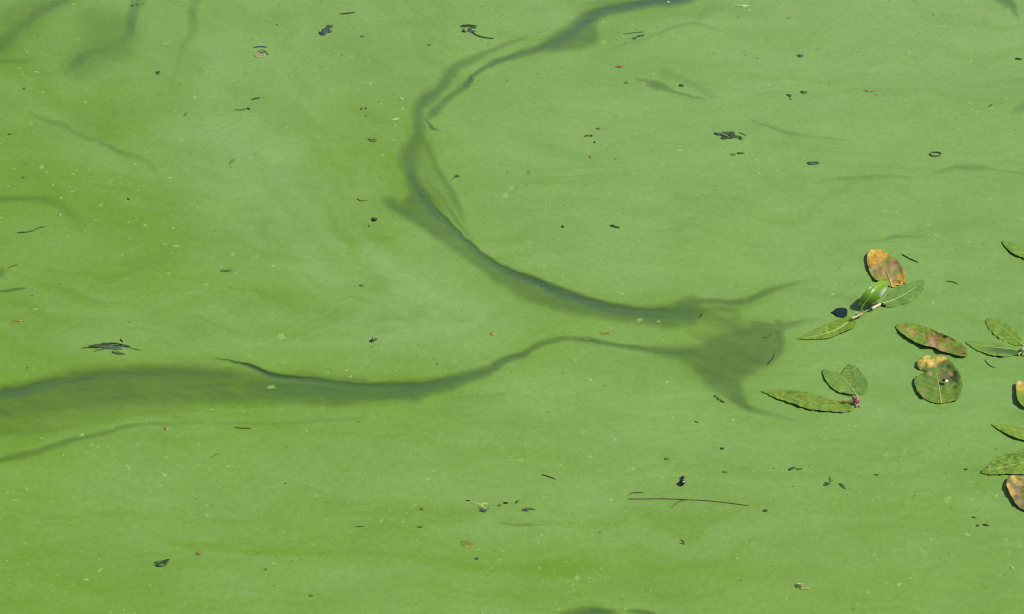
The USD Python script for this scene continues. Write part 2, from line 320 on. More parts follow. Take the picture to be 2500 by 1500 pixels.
# algae heaped beside the swirls, milky drifts, and the slow changes of density over the pond
near = gaussian_filter(thin, (12, 16))
TONE = np.array([  # photograph pixel, milky, yellow-green
    (60, 60, .10, .45), (60, 420, .05, .85), (60, 700, .08, .8), (300, 300, .14, .6), (330, 560, .08, .85), (700, 150, .55, .2), (900, 60, .5, .2), (560, 330, .5, .1), (600, 480, .5, .1),
    (780, 640, .45, .2), (860, 560, .3, .7), (900, 380, .28, .9), (700, 740, .2, .8), (1000, 700, .5, .2), (1180, 790, .6, .1), (1000, 800, .5, .2), (700, 800, .35, .6), (250, 800, .25, .7),
    (1250, 100, .5, .3), (1300, 300, .55, .3), (1500, 450, .6, .3), (1700, 300, .62, .2), (1900, 120, .7, .0), (2200, 60, .75, .0), (2430, 60, .75, .0), (2300, 300, .55, .2), (2100, 480, .62, .15),
    (2450, 450, .55, .15), (1800, 560, .66, .3), (1500, 640, .62, .35), (1250, 560, .58, .3), (2350, 640, .5, .2), (1650, 700, .45, .7), (2000, 720, .55, .3), (2300, 760, .5, .3), (2400, 900, .5, .3),
    (1300, 820, .35, .9), (1500, 900, .5, .5), (1400, 1000, .5, .4), (1900, 1050, .5, .4), (2250, 1060, .5, .3), (1000, 1020, .25, .9), (600, 1060, .25, .9), (60, 1160, .1, 1.0), (300, 1180, .35, .6),
    (700, 1180, .45, .4), (1100, 1150, .48, .4), (1500, 1200, .42, .5), (1900, 1200, .42, .5), (2300, 1250, .42, .5), (60, 1440, .12, 1.0), (300, 1440, .12, 1.0), (300, 1300, .3, .7), (700, 1330, .25, .75),
    (1000, 1300, .3, .6), (1300, 1380, .25, .8), (1700, 1400, .3, .7), (2100, 1430, .3, .7), (2440, 1430, .35, .6), (1000, 1460, .35, .7)])
wsum = 0
tone = 0
for r in TONE:
    w = 1 / (((PX - r[0]) / 1.3) ** 2 + ((PY - r[1])) ** 2 + 70 ** 2) ** 1.7
    tone = tone + w[..., None] * r[2:]
    wsum = wsum + w
tone = tone / wsum[..., None]
wob = meshkit.fbm(np.stack([GX * 7, GY * 9, 0 * GX], -1), 5, 31) - .5
wob2 = meshkit.fbm(np.stack([GX * 5, GY * 26 + 2.5 * wob, 0 * GX], -1), 4, 37) - .5
tone = tone * [.8, .8] + [.02, .17]


def marble():
    """Drift lines: nested bends that open to the left around the still water, level lines elsewhere."""
    wx = (meshkit.fbm(np.stack([PX / 210, PY / 130, 0 * PX], -1), 4, 41) - .5) * 260
    wy = (meshkit.fbm(np.stack([PX / 240, PY / 120, 0 * PX + 3], -1), 4, 43) - .5) * 170
    x, y = PX + wx, PY + wy
    a = -((x - 1010) * .985 + (y - 745) * .17)
    b = (x - 1010) * .17 - (y - 745) * .985
    b = np.where(b > 0, b, 3.6 * b)
    q = np.hypot(a, b) + 1
    c, l = np.sqrt(q - a + 1), np.sqrt(np.maximum(q + a, 0) + 1)
    bend = .6 * meshkit.fbm(np.stack([c / 1.7, l / 7, 0 * c], -1), 4, 45) + .4 * meshkit.fbm(np.stack([c / .6, l / 5, 0 * c], -1), 3, 46)
    level = .6 * meshkit.fbm(np.stack([y / 26, x / 420, 0 * x], -1), 4, 47) + .4 * meshkit.fbm(np.stack([y / 9, x / 170, 0 * x], -1), 3, 48)
    left = smoothstep(1330, 1050, PX + .12 * PY) * smoothstep(900, 830, PY)
    return left * (bend - .5) + (1 - left) * (level - .5) * .8, left * (1 - smoothstep(.0, 2.6, np.abs(c - 14.5 - 1.5 * wob))) 


wob3 = meshkit.fbm(np.stack([GX * 24, GY * 30, 0 * GX], -1), 4, 33) - .5
marb, drift = marble()
MILKY = [  # pale drifts (x, y, half width, strength)
    [(500, 60, 40, .2), (525, 170, 50, .45), (545, 300, 52, .5), (590, 410, 48, .55), (650, 480, 40, .55), (720, 580, 32, .6), (780, 650, 28, .6), (840, 720, 24, .3)],
    [(560, 200, 30, .3), (640, 330, 34, .4), (690, 430, 30, .45), (760, 540, 26, .5), (850, 640, 20, .3)],
    [(850, 545, 22, .3), (930, 640, 26, .9), (1020, 700, 26, .9), (1110, 745, 26, 1.0), (1175, 768, 24, 1.0), (1130, 798, 18, .95), (1000, 815, 18, .85), (850, 838, 16, .75), (640, 838, 15, .6), (520, 820, 14, .2)],
    [(880, 620, 14, .3), (960, 700, 16, .5), (1060, 762, 14, .5), (1080, 785, 10, .4), (950, 790, 12, .4), (760, 805, 12, .3)],
    [(700, 640, 16, .3), (800, 730, 16, .35), (900, 760, 14, .3), (820, 790, 12, .3), (640, 780, 14, .25)],
    [(1300, 20, 60, .4), (1360, 45, 46, .7), (1430, 60, 24, .3)], [(1450, 70, 16, .4), (1490, 55, 14, .5)],
    [(380, 1310, 10, -.5), (470, 1330, 12, -.6), (620, 1345, 14, -.6), (800, 1352, 16, -.6), (1000, 1360, 18, -.5), (1200, 1385, 16, -.4), (1400, 1395, 16, -.5)],
    [(1300, 1385, 20, -.4), (1600, 1390, 24, -.5), (1900, 1400, 22, -.4), (2200, 1415, 22, -.3)],
    [(1000, 1290, 14, -.3), (1150, 1262, 14, -.4), (1300, 1278, 14, -.4), (1500, 1285, 14, -.3)]]
pale = np.zeros_like(thin)
for line in MILKY:
    sp_ = dense(line)
    wqx = PX + (meshkit.fbm(np.stack([PX / 55, PY / 30, 0 * PX + 2], -1), 4, 51) - .5) * 46
    wqy = PY + (meshkit.fbm(np.stack([PX / 60, PY / 26, 0 * PX + 5], -1), 4, 53) - .5) * 26
    box = (wqx > sp_[:, 0].min() - 130) & (wqx < sp_[:, 0].max() + 130) & (wqy > sp_[:, 1].min() - 130) & (wqy < sp_[:, 1].max() + 130)
    dd, kk = cKDTree(sp_[:, :2]).query(np.stack([wqx[box], wqy[box]], 1))
    pale[box] += sp_[kk, 3] * (1 - smoothstep(.1, 1.3, dd / sp_[kk, 2])) * (.6 + .8 * meshkit.fbm(np.stack([kk / 30., dd / 8, 0 * dd], -1), 3, 55))
pale = np.clip(pale, -1, 1)
milk = np.clip(tone[..., 0] + .26 * wob + .26 * wob3 + .72 * marb + .05 * drift + .30 * pale, 0, 1)
rich = np.clip(tone[..., 1] + 1.1 * near - .25 * wob - .7 * marb - .05 * drift - .34 * pale, 0, 1)
thin = np.clip(thin + .10 * np.clip(-marb * 2.2 - .12, 0, 1), 0, 1)
milk = np.clip(milk - .5 * near, 0, 1)
cover = np.clip((0.95 - thin) / 0.95, 0, 1)
n_y, n_x = GX.shape
idx = np.arange(n_y * n_x).reshape(n_y, n_x)
quads = np.stack([idx[:-1, :-1], idx[:-1, 1:], idx[1:, 1:], idx[1:, :-1]], -1).reshape(-1, 4)
flat_cover = cover.ravel()
quads = quads[flat_cover[quads].max(1) > 0.03]           # open water where the scum is gone
faces = np.vstack([quads[:, [0, 1, 2]], quads[:, [0, 2, 3]]])
verts = np.stack([GX.ravel(), GY.ravel(), np.zeros(GX.size)], 1)
algae = np.stack([cover, rich, milk], -1).reshape(-1, 3)
X0, X1, Y0, Y1, FAR = xs[0], xs[-1], ys[0], ys[-1], 80.0
outer = np.array([(-FAR, -FAR, 0), (FAR, -FAR, 0), (FAR, Y0, 0), (-FAR, Y0, 0), (-FAR, Y1, 0), (FAR, Y1, 0), (FAR, FAR, 0), (-FAR, FAR, 0), (X0, Y0, 0), (X0, Y1, 0), (X1, Y0, 0), (X1, Y1, 0)], float)
of = np.array([(0, 1, 2), (0, 2, 3), (4, 5, 6), (4, 6, 7), (3, 8, 9), (3, 9, 4), (10, 2, 5), (10, 5, 11)]) + len(verts)
film = obj('algae_scum', (np.vstack([verts, outer]), np.vstack([faces, of])), film_mat, tint=np.vstack([algae, np.tile([1, .5, .4], (12, 1))]), attr='algae', smooth=False)
tag(film, 'bright green algae scum spread over the whole pond and torn into dark swirls', 'algae', kind='stuff')
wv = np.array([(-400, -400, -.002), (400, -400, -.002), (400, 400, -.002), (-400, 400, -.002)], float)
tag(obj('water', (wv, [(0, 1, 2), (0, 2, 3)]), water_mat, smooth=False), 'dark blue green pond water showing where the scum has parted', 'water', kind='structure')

# ------------------------------------------------------------------ leaves
G_DARK, G_MID, G_LITE, G_VEIN = (.095, .185, .007), (.180, .320, .014), (.27, .43, .05), (.40, .52, .10)
G_COAT = (.185, .34, .06)
OR, YE, BR, OL, PK, RU = (.58, .33, .03), (.70, .53, .10), (.22, .115, .03), (.24, .22, .06), (.56, .29, .17), (.30, .13, .04)


def shell(top, tri, boundary, thick):
    """A closed thin solid under the surface top."""
    n = len(top)
    v = np.vstack([top, top - [0, 0, thick]])
    b = np.array(boundary)
    b2 = np.roll(b, -1)
    side = np.vstack([np.stack([b, b + n, b2 + n], 1), np.stack([b, b2 + n, b2], 1)])
    return v, np.vstack([tri, tri[:, ::-1] + n, side])


def blob_noise(x, y, s, seed, o=3):
    return meshkit.fbm(np.stack([np.asarray(x) / s, np.asarray(y) / s, 0 * np.asarray(x)], -1), o, seed)


def leaf_mesh(outline, rib, height, pigment, thick=0.0006, grid=5.0, rough=1.4, seed=1, rise=.36):
    """outline, rib: photograph pixels; height(s, d, px, py) in metres; pigment(s, d, px, py) -> colours."""
    poly = Polygon(outline).buffer(0)
    ring = LineString(list(poly.exterior.coords))
    n = max(24, int(ring.length / 4))
    bp = np.array([ring.interpolate(k / n, normalized=True).coords[0] for k in range(n)])
    bp = bp + (np.stack([blob_noise(bp[:, 0], bp[:, 1], 9, seed), blob_noise(bp[:, 0], bp[:, 1], 9, seed + 3)], 1) - .5) * 2 * rough
    poly = Polygon(bp).buffer(0)
    if poly.geom_type != 'Polygon':
        poly = max(poly.geoms, key=lambda g: g.area)
        bp = np.array(poly.exterior.coords)[:-1]
    x0, y0, x1, y1 = poly.bounds
    gx, gy = np.meshgrid(np.arange(x0, x1, grid), np.arange(y0, y1, grid * .8))
    gx, gy = gx.ravel() + ((np.arange(gx.size) % 2) * .3 * grid), gy.ravel()
    keep = shapely.contains_xy(poly.buffer(-grid * .45), gx, gy)
    p = np.vstack([bp, np.stack([gx[keep], gy[keep]], 1)])
    tri = Delaunay(p).simplices
    cen = p[tri].mean(1)
    tri = tri[shapely.contains_xy(poly.buffer(.05), cen[:, 0], cen[:, 1])]
    r = dense([(*q, 0, 0) for q in rib], 1.5)[:, :2]
    t = np.gradient(r, axis=0)
    t /= np.linalg.norm(t, axis=1, keepdims=True) + 1e-9
    dist, k = cKDTree(r).query(p)
    s = k / (len(r) - 1)
    off = p - r[k]
    d = off[:, 1] * t[k, 0] - off[:, 0] * t[k, 1]
    half = np.abs(d).max() + 1e-6
    h = .0006 + (height(s, d / half, p[:, 0], p[:, 1]) - .0006) * rise
    if rise < .6:
        h = h + (blob_noise(p[:, 0], p[:, 1], 13, seed + 71) - .56) * .0034 * smoothstep(.35, .9, np.abs(d / half))
    top = at(p[:, 0], p[:, 1], h)
    e1, e2 = top[tri[:, 1]] - top[tri[:, 0]], top[tri[:, 2]] - top[tri[:, 0]]
    flip = np.cross(e1, e2)[:, 2] < 0
    tri[flip] = tri[flip][:, ::-1]
    # boundary order (counter-clockwise from above)
    area = np.sum(top[:len(bp), 0] * np.roll(top[:len(bp), 1], -1) - np.roll(top[:len(bp), 0], -1) * top[:len(bp), 1])
    b = np.arange(len(bp)) if area > 0 else np.arange(len(bp))[::-1]
    col = np.clip(np.asarray(pigment(s, d / half, p[:, 0], p[:, 1])), 0.004, .9)
    v, f = shell(top, tri, b, thick)
    hr = .0006 + (height(np.linspace(0, 1, len(r)), np.zeros(len(r)), r[:, 0], r[:, 1]) - .0006) * rise
    return (v, f), np.vstack([col, col * .9]), (r, hr)


def mix(a, b, t):
    t = np.clip(np.asarray(t), 0, 1)[..., None]
    return np.asarray(a) * (1 - t) + np.asarray(b) * t


def tube(points, radii, sides=7):
    p = np.asarray(points, float)
    radii = np.broadcast_to(np.asarray(radii, float), (len(p),))
    t = np.gradient(p, axis=0)
    t /= np.linalg.norm(t, axis=1, keepdims=True) + 1e-12
    a = np.cross(t, [0, 0, 1.0])
    a /= np.linalg.norm(a, axis=1, keepdims=True) + 1e-9
    b = np.cross(a, t)
    ang = np.linspace(0, 2 * np.pi, sides, endpoint=False)
    ring = p[:, None] + radii[:, None, None] * (np.cos(ang)[None, :, None] * a[:, None] + np.sin(ang)[None, :, None] * b[:, None])
    v = ring.reshape(-1, 3)
    f = []
    for i in range(len(p) - 1):
        for k in range(sides):
            q, w = i * sides + k, i * sides + (k + 1) % sides
            f += [(q, q + sides, w), (w, q + sides, w + sides)]
    v = np.vstack([v, p[0], p[-1]])
    m = len(p) * sides
    for k in range(sides):
        f += [(k, (k + 1) % sides, m), (m - sides + (k + 1) % sides, m - sides + k, m + 1)]
    return v, np.array(f)


def veins(s, d, n, slant=.55, sharp=7.0, along=1.0):
    ph = (s * n - np.abs(d) * slant * n * .5)
    return np.exp(-((ph - np.round(ph)) * sharp) ** 2) * (1 - smoothstep(.75, 1.0, np.abs(d)))


def green(seed, coat=.2, lite=.5, dark=.3, n=9, base=G_MID):
    """A fresh leaf: pale veins, uneven green, partly coated with algae."""
    def f(s, d, x, y):
        n1, n2 = blob_noise(x, y, 22, seed), blob_noise(x, y, 8, seed + 1)
        c = mix(base, G_DARK, dark * smoothstep(.4, .75, n1) + .35 * dark)
        c = mix(c, G_LITE, lite * smoothstep(.45, .75, n2))
        c = mix(c, (.27, .36, .02), .45 * smoothstep(.5, .72, blob_noise(x, y, 13, seed + 5)))
        c = mix(c, (.05, .10, .006), .5 * smoothstep(.62, .8, blob_noise(x, y, 6, seed + 6)))
        c = mix(c, G_VEIN, .5 * veins(s, d, n))
        c = mix(c, (.24, .38, .09), .6 * smoothstep(.72, 1.0, np.abs(d)) * smoothstep(.4, .6, blob_noise(x, y, 10, seed + 7)))
        return mix(c, G_COAT, coat * (0.35 + 1.3 * smoothstep(.4, .7, blob_noise(x, y, 30, seed + 2))))
    return f


def patches(base, spots, seed):
    """pigment with blotches (x, y, radius, colour, strength) in photograph pixels"""
    def f(s, d, x, y):
        c = base(s, d, x, y)
        for (bx, by, r, col, k) in spots:
            q = np.hypot(x - bx, y - by) / r + (blob_noise(x, y, 7, seed + int(bx) % 17) - .5) * 2.0
            c = mix(c, np.asarray(col) * (.75 + .5 * blob_noise(x, y, 4, seed + 3))[..., None], k * (1 - smoothstep(.6, .95, q)))
        c = mix(c, (.09, .055, .015), .4 * smoothstep(.66, .78, blob_noise(x, y, 6, seed + 11)))
        return mix(c, (.34, .30, .05), .4 * smoothstep(.58, .75, blob_noise(x, y, 10, seed + 12)))
    return f


def flat(z=.0015, cup=.002, wave=.0015, seed=1, tip=0.0, twist=0.0, base=0.0):
    """Floating leaf: halves raised along the rim, a little wavy."""
    def f(s, d, x, y):
        return z + cup * np.abs(d) ** 1.6 + 1.7 * wave * (blob_noise(x, y, 17, seed) - .45) * (.4 + np.abs(d)) * 2 + tip * s ** 3 + base * (1 - s) ** 3 + twist * d
    return f


R1 = lambda pts: [(1820 + .33696 * x, 540 + .33696 * y) for x, y in pts]
R5 = lambda pts: [(2360 + .2426 * x, 900 + .2426 * y) for x, y in pts]
R6 = lambda pts: [(2380 + .06738 * x, 560 + .06738 * y) for x, y in pts]


def add_leaf(parent, name, outline, rib, height, pigment, mat=None, origin=(0, 0, 0), rib_px=4.0, rib_col=G_VEIN, label=None, seed=1, rough=1.4, thick=.0006, rib_span=(0, .93), rise=.36):
    mesh, col, (r, hr) = leaf_mesh(outline, rib, height, pigment, seed=seed, rough=rough, thick=thick, rise=rise)
    p = obj(name, mesh, mat or leaf_mat, parent, origin, col,)
    if label:
        tag(p, label)
    a, b = int(rib_span[0] * len(r)), max(int(rib_span[1] * len(r)), 6)
    rr, hh = r[a:b:3], hr[a:b:3]
    m = px_size(*rr[0])[0]
    rad = m * rib_px * .5 * np.linspace(1, .3, len(rr))
    w = tube(at(rr[:, 0], rr[:, 1], hh + rad * .15), rad, 6)
    owner = p if parent is not None and parent.GetPath() != p.GetPath() and name.startswith('leaf') else parent
    obj('midrib', w, stem_mat, owner, origin, rib_col)
    return p


def lone_leaf(name, label, outline, rib, height, pigment, mat, group=None, **kw):
    o = at(*np.mean(outline, 0))
    t = thing(name, label, 'leaf', o, group)
    add_leaf(t, 'blade', outline, rib, height, pigment, mat, o, **kw)
    return t, o


def stem(parent, pts, r_px, col, origin, z=.003, name='stem'):
    d = dense([(*p[:2], p[2] if len(p) > 2 else z, 0) for p in pts], 3)
    m = px_size(*d[0, :2])[0]
    return obj(name, tube(at(d[:, 0], d[:, 1], d[:, 2]), m * r_px * (1 + .15 * np.sin(np.arange(len(d)) * .9)), 8), stem_mat, parent, origin, col)


# A: the rotting leaf at the top of the drift of leaves
dead_base = lambda s, d, x, y: mix(mix(OL, (.37, .25, .085), smoothstep(.4, .65, blob_noise(x, y, 16, 3))), G_MID, .55 * smoothstep(.45, .65, blob_noise(x, y, 20, 5)))
A_out = R1([(885, 245), (893, 222), (905, 206), (925, 197), (945, 196), (970, 202), (990, 212), (1015, 226), (1040, 243), (1085, 268), (1105, 288), (1120, 312), (1138, 332), (1155, 352), (1163, 375), (1162, 400), (1158, 430), (1160, 456), (1140, 452), (1120, 462), (1100, 458), (1085, 476), (1062, 482), (1040, 470), (1020, 445), (980, 432), (940, 422), (920, 402), (905, 380), (895, 352), (890, 330), (884, 300), (882, 270)])
sp = [(*R1([(950, 245)])[0], 26, OR, 1), (*R1([(925, 225)])[0], 13, YE, .9), (*R1([(1000, 235)])[0], 17, OR, .9), (*R1([(920, 290)])[0], 14, OR, .8), (*R1([(1135, 415)])[0], 15, OR, 1), (*R1([(1145, 445)])[0], 9, (.62, .32, .03), 1), (*R1([(1085, 450)])[0], 14, (.50, .33, .05), .9),
      (*R1([(1055, 330)])[0], 14, (.36, .20, .13), .7), (*R1([(960, 268)])[0], 8, PK, .6), (*R1([(1085, 290)])[0], 9, RU, .7), (*R1([(1110, 440)])[0], 4, (.05, .03, .01), .9), (*R1([(900, 345)])[0], 6, (.10, .07, .06), .8), (*R1([(1060, 395)])[0], 12, (.38, .22, .16), .5)]
A, Ao = lone_leaf('dead_leaf', 'rotting orange and brown leaf resting above the small upright green leaf', A_out, R1([(1062, 474), (1042, 420), (1020, 365), (985, 325), (950, 290)]),
                  lambda s, d, x, y: .002 + .007 * smoothstep(740, 600, y) * smoothstep(2210, 2095, x) + .011 * (blob_noise(x, y, 15, 41) - .4) + .004 * smoothstep(.6, 1, np.abs(d)), patches(dead_base, sp, 51), dead_mat, rib_col=(.50, .40, .13), rib_px=5, rise=.52, seed=5, rough=2.6, thick=.0008, rib_span=(0, .72))

# B: the sprig with the upright leaf
So = at(*R1([(845, 668)])[0])
S1 = thing('water_plant_sprig', 'floating sprig with an upright glossy leaf and brown stems below the rotting orange leaf', 'water plant', So)
up_out = R1([(833, 636), (820, 618), (818, 598), (828, 565), (845, 538), (865, 515), (890, 490), (915, 466), (940, 447), (965, 436), (1000, 431), (1025, 433), (1038, 440), (1037, 460), (1022, 488), (1002, 520), (980, 552), (955, 574), (925, 590), (895, 605), (865, 625), (848, 637)])
up_lit_pig = lambda s, d, x, y: mix(mix(mix((.13, .30, .010), (.035, .085, .006), .9 * smoothstep(.5, .16, s)), (.24, .42, .02), .8 * smoothstep(.5, .9, s) * smoothstep(.6, .0, d)), (.62, .70, .52), .85 * smoothstep(.38, .7, d * np.sign(1)) * smoothstep(.5, .75, s) * smoothstep(.2, .6, s))  # shadow at the base and white rim highlight are painted into the colour
add_leaf(S1, 'leaf', up_out, R1([(838, 636), (870, 585), (915, 530), (965, 480), (1030, 440)]), lambda s, d, x, y: .004 + .020 * np.sin(np.clip(s, 0, 1) * 2.0) - .005 * d + .003 * d * d, up_lit_pig, origin=So, rib_px=2.5, rib_col=(.28, .42, .05), label='upright glossy green leaf with a painted highlight on its rim', rise=.9, seed=11, rough=.8)
pale_out = R1([(978, 592), (1000, 576), (1020, 560), (1032, 538), (1045, 515), (1070, 496), (1100, 480), (1140, 468), (1180, 455), (1210, 443), (1240, 431), (1270, 426), (1290, 425), (1300, 437), (1300, 455), (1292, 480), (1280, 502), (1262, 528), (1240, 550), (1220, 567), (1200, 580), (1165, 594), (1130, 605), (1095, 613), (1060, 620), (1030, 622), (1005, 618)])
pale_col = mix(np.array((.135, .27, .032)), np.array(G_COAT), .45)
pale_base = lambda s, d, x, y: mix(mix(mix(pale_col, G_DARK, .5 * smoothstep(.48, .7, blob_noise(x, y, 14, 61))), (.19, .36, .085), .8 * smoothstep(.45, .6, blob_noise(x, y, 24, 62)) * smoothstep(.75, .3, s)), (.27, .43, .14), .55 * veins(s, d, 8, .9))
add_leaf(S1, 'leaf', pale_out, R1([(975, 600), (1060, 575), (1140, 540), (1215, 490), (1290, 432)]), flat(.0012, .0012, .0012, 63, .0), pale_base, origin=So, rib_px=3.4, rib_col=(.30, .46, .14), label='pale half sunken leaf filmed over with algae', seed=13)
low_out = R1([(772, 702), (735, 692), (700, 706), (650, 721), (600, 741), (540, 766), (480, 796), (430, 826), (400, 842), (372, 849), (430, 856), (480, 856), (520, 853), (560, 850), (600, 845), (640, 832), (680, 816), (712, 802), (740, 786), (770, 776), (788, 765), (797, 752), (801, 738), (797, 724), (788, 713)])
low_pig = lambda s, d, x, y: mix(mix(green(71, .1, .5, .5)(s, d, x, y), (.17, .33, .075), .75 * smoothstep(.45, .85, s) * smoothstep(.35, .6, blob_noise(x, y, 18, 72) + .1)), (.16, .27, .015), .6 * smoothstep(.6, .2, s) * smoothstep(.1, .5, np.abs(d)))
add_leaf(S1, 'leaf', low_out, R1([(775, 704), (725, 745), (660, 785), (560, 820), (460, 842), (378, 849)]), flat(.002, .004, .001, 73, .001, 0, .006), low_pig, origin=So, rib_px=3.6, rib_col=(.36, .46, .08), label='green leaf with curled lower end', seed=15)
stem(S1, [(*R1([(768, 706)])[0], .008), (*R1([(805, 690)])[0], .007), (*R1([(845, 672)])[0], .006)], 3.2, (.42, .38, .16), So)
stem(S1, [(*R1([(840, 674)])[0], .006), (*R1([(875, 652)])[0], .003), (*R1([(905, 640)])[0], .002)], 2.2, (.18, .26, .06), So)
stem(S1, [(*R1([(915, 636)])[0], .003), (*R1([(945, 618)])[0], .004), (*R1([(975, 602)])[0], .004)], 3.6, (.62, .56, .38), So)
stem(S1, [(*R1([(838, 638)])[0], .008), (*R1([(845, 658)])[0], .007), (*R1([(842, 680)])[0], .006)], 2.4, (.20, .16, .05), So)
stem(S1, [(*R1([(898, 650)])[0], .002), (*R1([(925, 606)])[0], .003), (*R1([(955, 596)])[0], .003)], 3.0, (.035, .035, .012), So, name='shadow_rod')  # dark rod put where the stem and leaf cast shadow
stem(S1, [(*R1([(985, 602)])[0], .002), (*R1([(1018, 616)])[0], .0015)], 3.4, (.035, .035, .012), So, name='shadow_rod')  # second dark rod, likewise painted shadow

# C: the blue-black drop-shaped leaf scrap at the sprig
C_out = R1([(618, 658), (636, 652), (648, 638), (668, 630), (700, 627), (722, 630), (735, 637), (740, 652), (739, 672), (734, 688), (715, 697), (690, 695), (665, 686), (645, 670)])
lone_leaf('leaf_scrap', 'blue-black drop-shaped leaf scrap touching the green leaf of the upright sprig', C_out, R1([(736, 660), (690, 660), (622, 658)]), flat(.003, .001, .0005, 81), lambda s, d, x, y: mix((.008, .020, .028), (.012, .035, .018), blob_noise(x, y, 8, 82)), dead_mat, rib_col=(.012, .03, .03), rib_px=1.6, seed=17, rough=.7)

# D: the long blotched leaf
D_out = R1([(1086, 762), (1100, 750), (1120, 741), (1155, 736), (1190, 735), (1225, 739), (1260, 746), (1330, 776), (1420, 812), (1500, 850), (1560, 882), (1582, 900), (1600, 922), (1612, 938), (1616, 954), (1610, 968), (1596, 977), (1560, 976), (1520, 968), (1480, 956), (1420, 940), (1390, 928), (1370, 914), (1345, 906), (1320, 906), (1280, 895), (1240, 880), (1200, 857), (1160, 831), (1130, 812), (1110, 795), (1095, 778)])
d_sp = [(*R1([(1195, 798)])[0], 8, PK, .95), (*R1([(1235, 812)])[0], 9, (.36, .20, .05), .8), (*R1([(1345, 850)])[0], 15, BR, .95), (*R1([(1365, 885)])[0], 14, (.42, .24, .12), .95), (*R1([(1390, 905)])[0], 8, PK, .6), (*R1([(1410, 850)])[0], 14, (.24, .13, .03), .8), (*R1([(1470, 855)])[0], 11, (.30, .24, .03), .8), (*R1([(1500, 860)])[0], 8, (.13, .07, .02), .8),
        (*R1([(1130, 752)])[0], 9, (.34, .26, .05), .8), (*R1([(1560, 945)])[0], 20, (.20, .17, .03), .75), (*R1([(1480, 930)])[0], 18, (.17, .17, .03), .7), (*R1([(1600, 965)])[0], 6, (.04, .03, .01), .9), (*R1([(1430, 930)])[0], 7, PK, .5)]
D, Do = lone_leaf('blotched_leaf', 'long green leaf blotched pink and brown, above the bitten round leaf', D_out, R1([(1605, 960), (1500, 905), (1380, 855), (1240, 795), (1090, 762)]),
                  lambda s, d, x, y: .003 + .006 * np.abs(d) ** 1.6 + .008 * (blob_noise(x, y, 15, 91) - .4) + .007 * smoothstep(.35, 1, d) * smoothstep(.1, .3, s) * smoothstep(.75, .45, s), patches(green(93, .22, .4, .25, 13, (.13, .25, .02)), d_sp, 95), dead_mat, rib_col=(.20, .25, .04), rib_px=1.8, rise=.52, seed=19, rough=1.3, thick=.0009)

# E: the two-leaf sprig cut by the picture's edge
Eo = at(*R1([(2012, 925)])[0])
S2 = thing('water_plant_sprig', 'two-leaf sprig whose thin lower leaf points at the blotched leaf', 'water plant', Eo)
add_leaf(S2, 'leaf', R1([(2012, 896), (1985, 900), (1960, 900), (1925, 892), (1890, 880), (1858, 864), (1830, 845), (1798, 818), (1770, 790), (1753, 765), (1741, 740), (1737, 720), (1745, 707), (1765, 701), (1790, 703), (1822, 712), (1850, 726), (1888, 745), (1920, 766), (1948, 790), (1970, 815), (1990, 838), (2006, 862), (2014, 880)]), R1([(2018, 905), (1950, 850), (1870, 785), (1800, 735), (1742, 706)]), flat(.002, .003, .002, 101, 0, .002), green(103, .35, .4, .5, 11), origin=Eo, seed=21)
add_leaf(S2, 'leaf', R1([(1590, 876), (1635, 870), (1680, 869), (1735, 872), (1790, 878), (1845, 888), (1900, 900), (1945, 912), (1990, 926), (2012, 944), (2000, 962), (1960, 971), (1920, 977), (1880, 978), (1830, 976), (1780, 970), (1735, 957), (1690, 940), (1655, 922), (1630, 905), (1605, 888)]), R1([(2018, 945), (1920, 928), (1800, 915), (1690, 898), (1595, 877)]), flat(.0008, .0016, .0012, 105, 0, -.003), lambda s, d, x, y: mix(green(107, .45, .3, .3, 10)(s, d, x, y), (.035, .12, .03), .75 * smoothstep(.15, -.1, d) * smoothstep(-.8, -.4, d) * smoothstep(.75, .45, s)), origin=Eo, seed=23, label='thin half sunken leaf')
stem(S2, [(*R1([(2005, 915)])[0], .004), (*R1([(2016, 940)])[0], .005), (*R1([(2040, 950)])[0], .006), (2540, 862, .006)], 3.2, (.50, .48, .22), Eo)
stem(S2, [(*R1([(1975, 968)])[0], .002), (*R1([(2000, 950)])[0], .003), (*R1([(2020, 938)])[0], .004)], 2.2, (.40, .36, .14), Eo)
add_leaf(S2, 'leaf', [(2503, 845), (2530, 815), (2575, 800), (2610, 805), (2590, 838), (2545, 858), (2512, 864)], [(2500, 858), (2550, 835), (2605, 806)], flat(.002, .002, .001, 109), green(111), origin=Eo, seed=25)

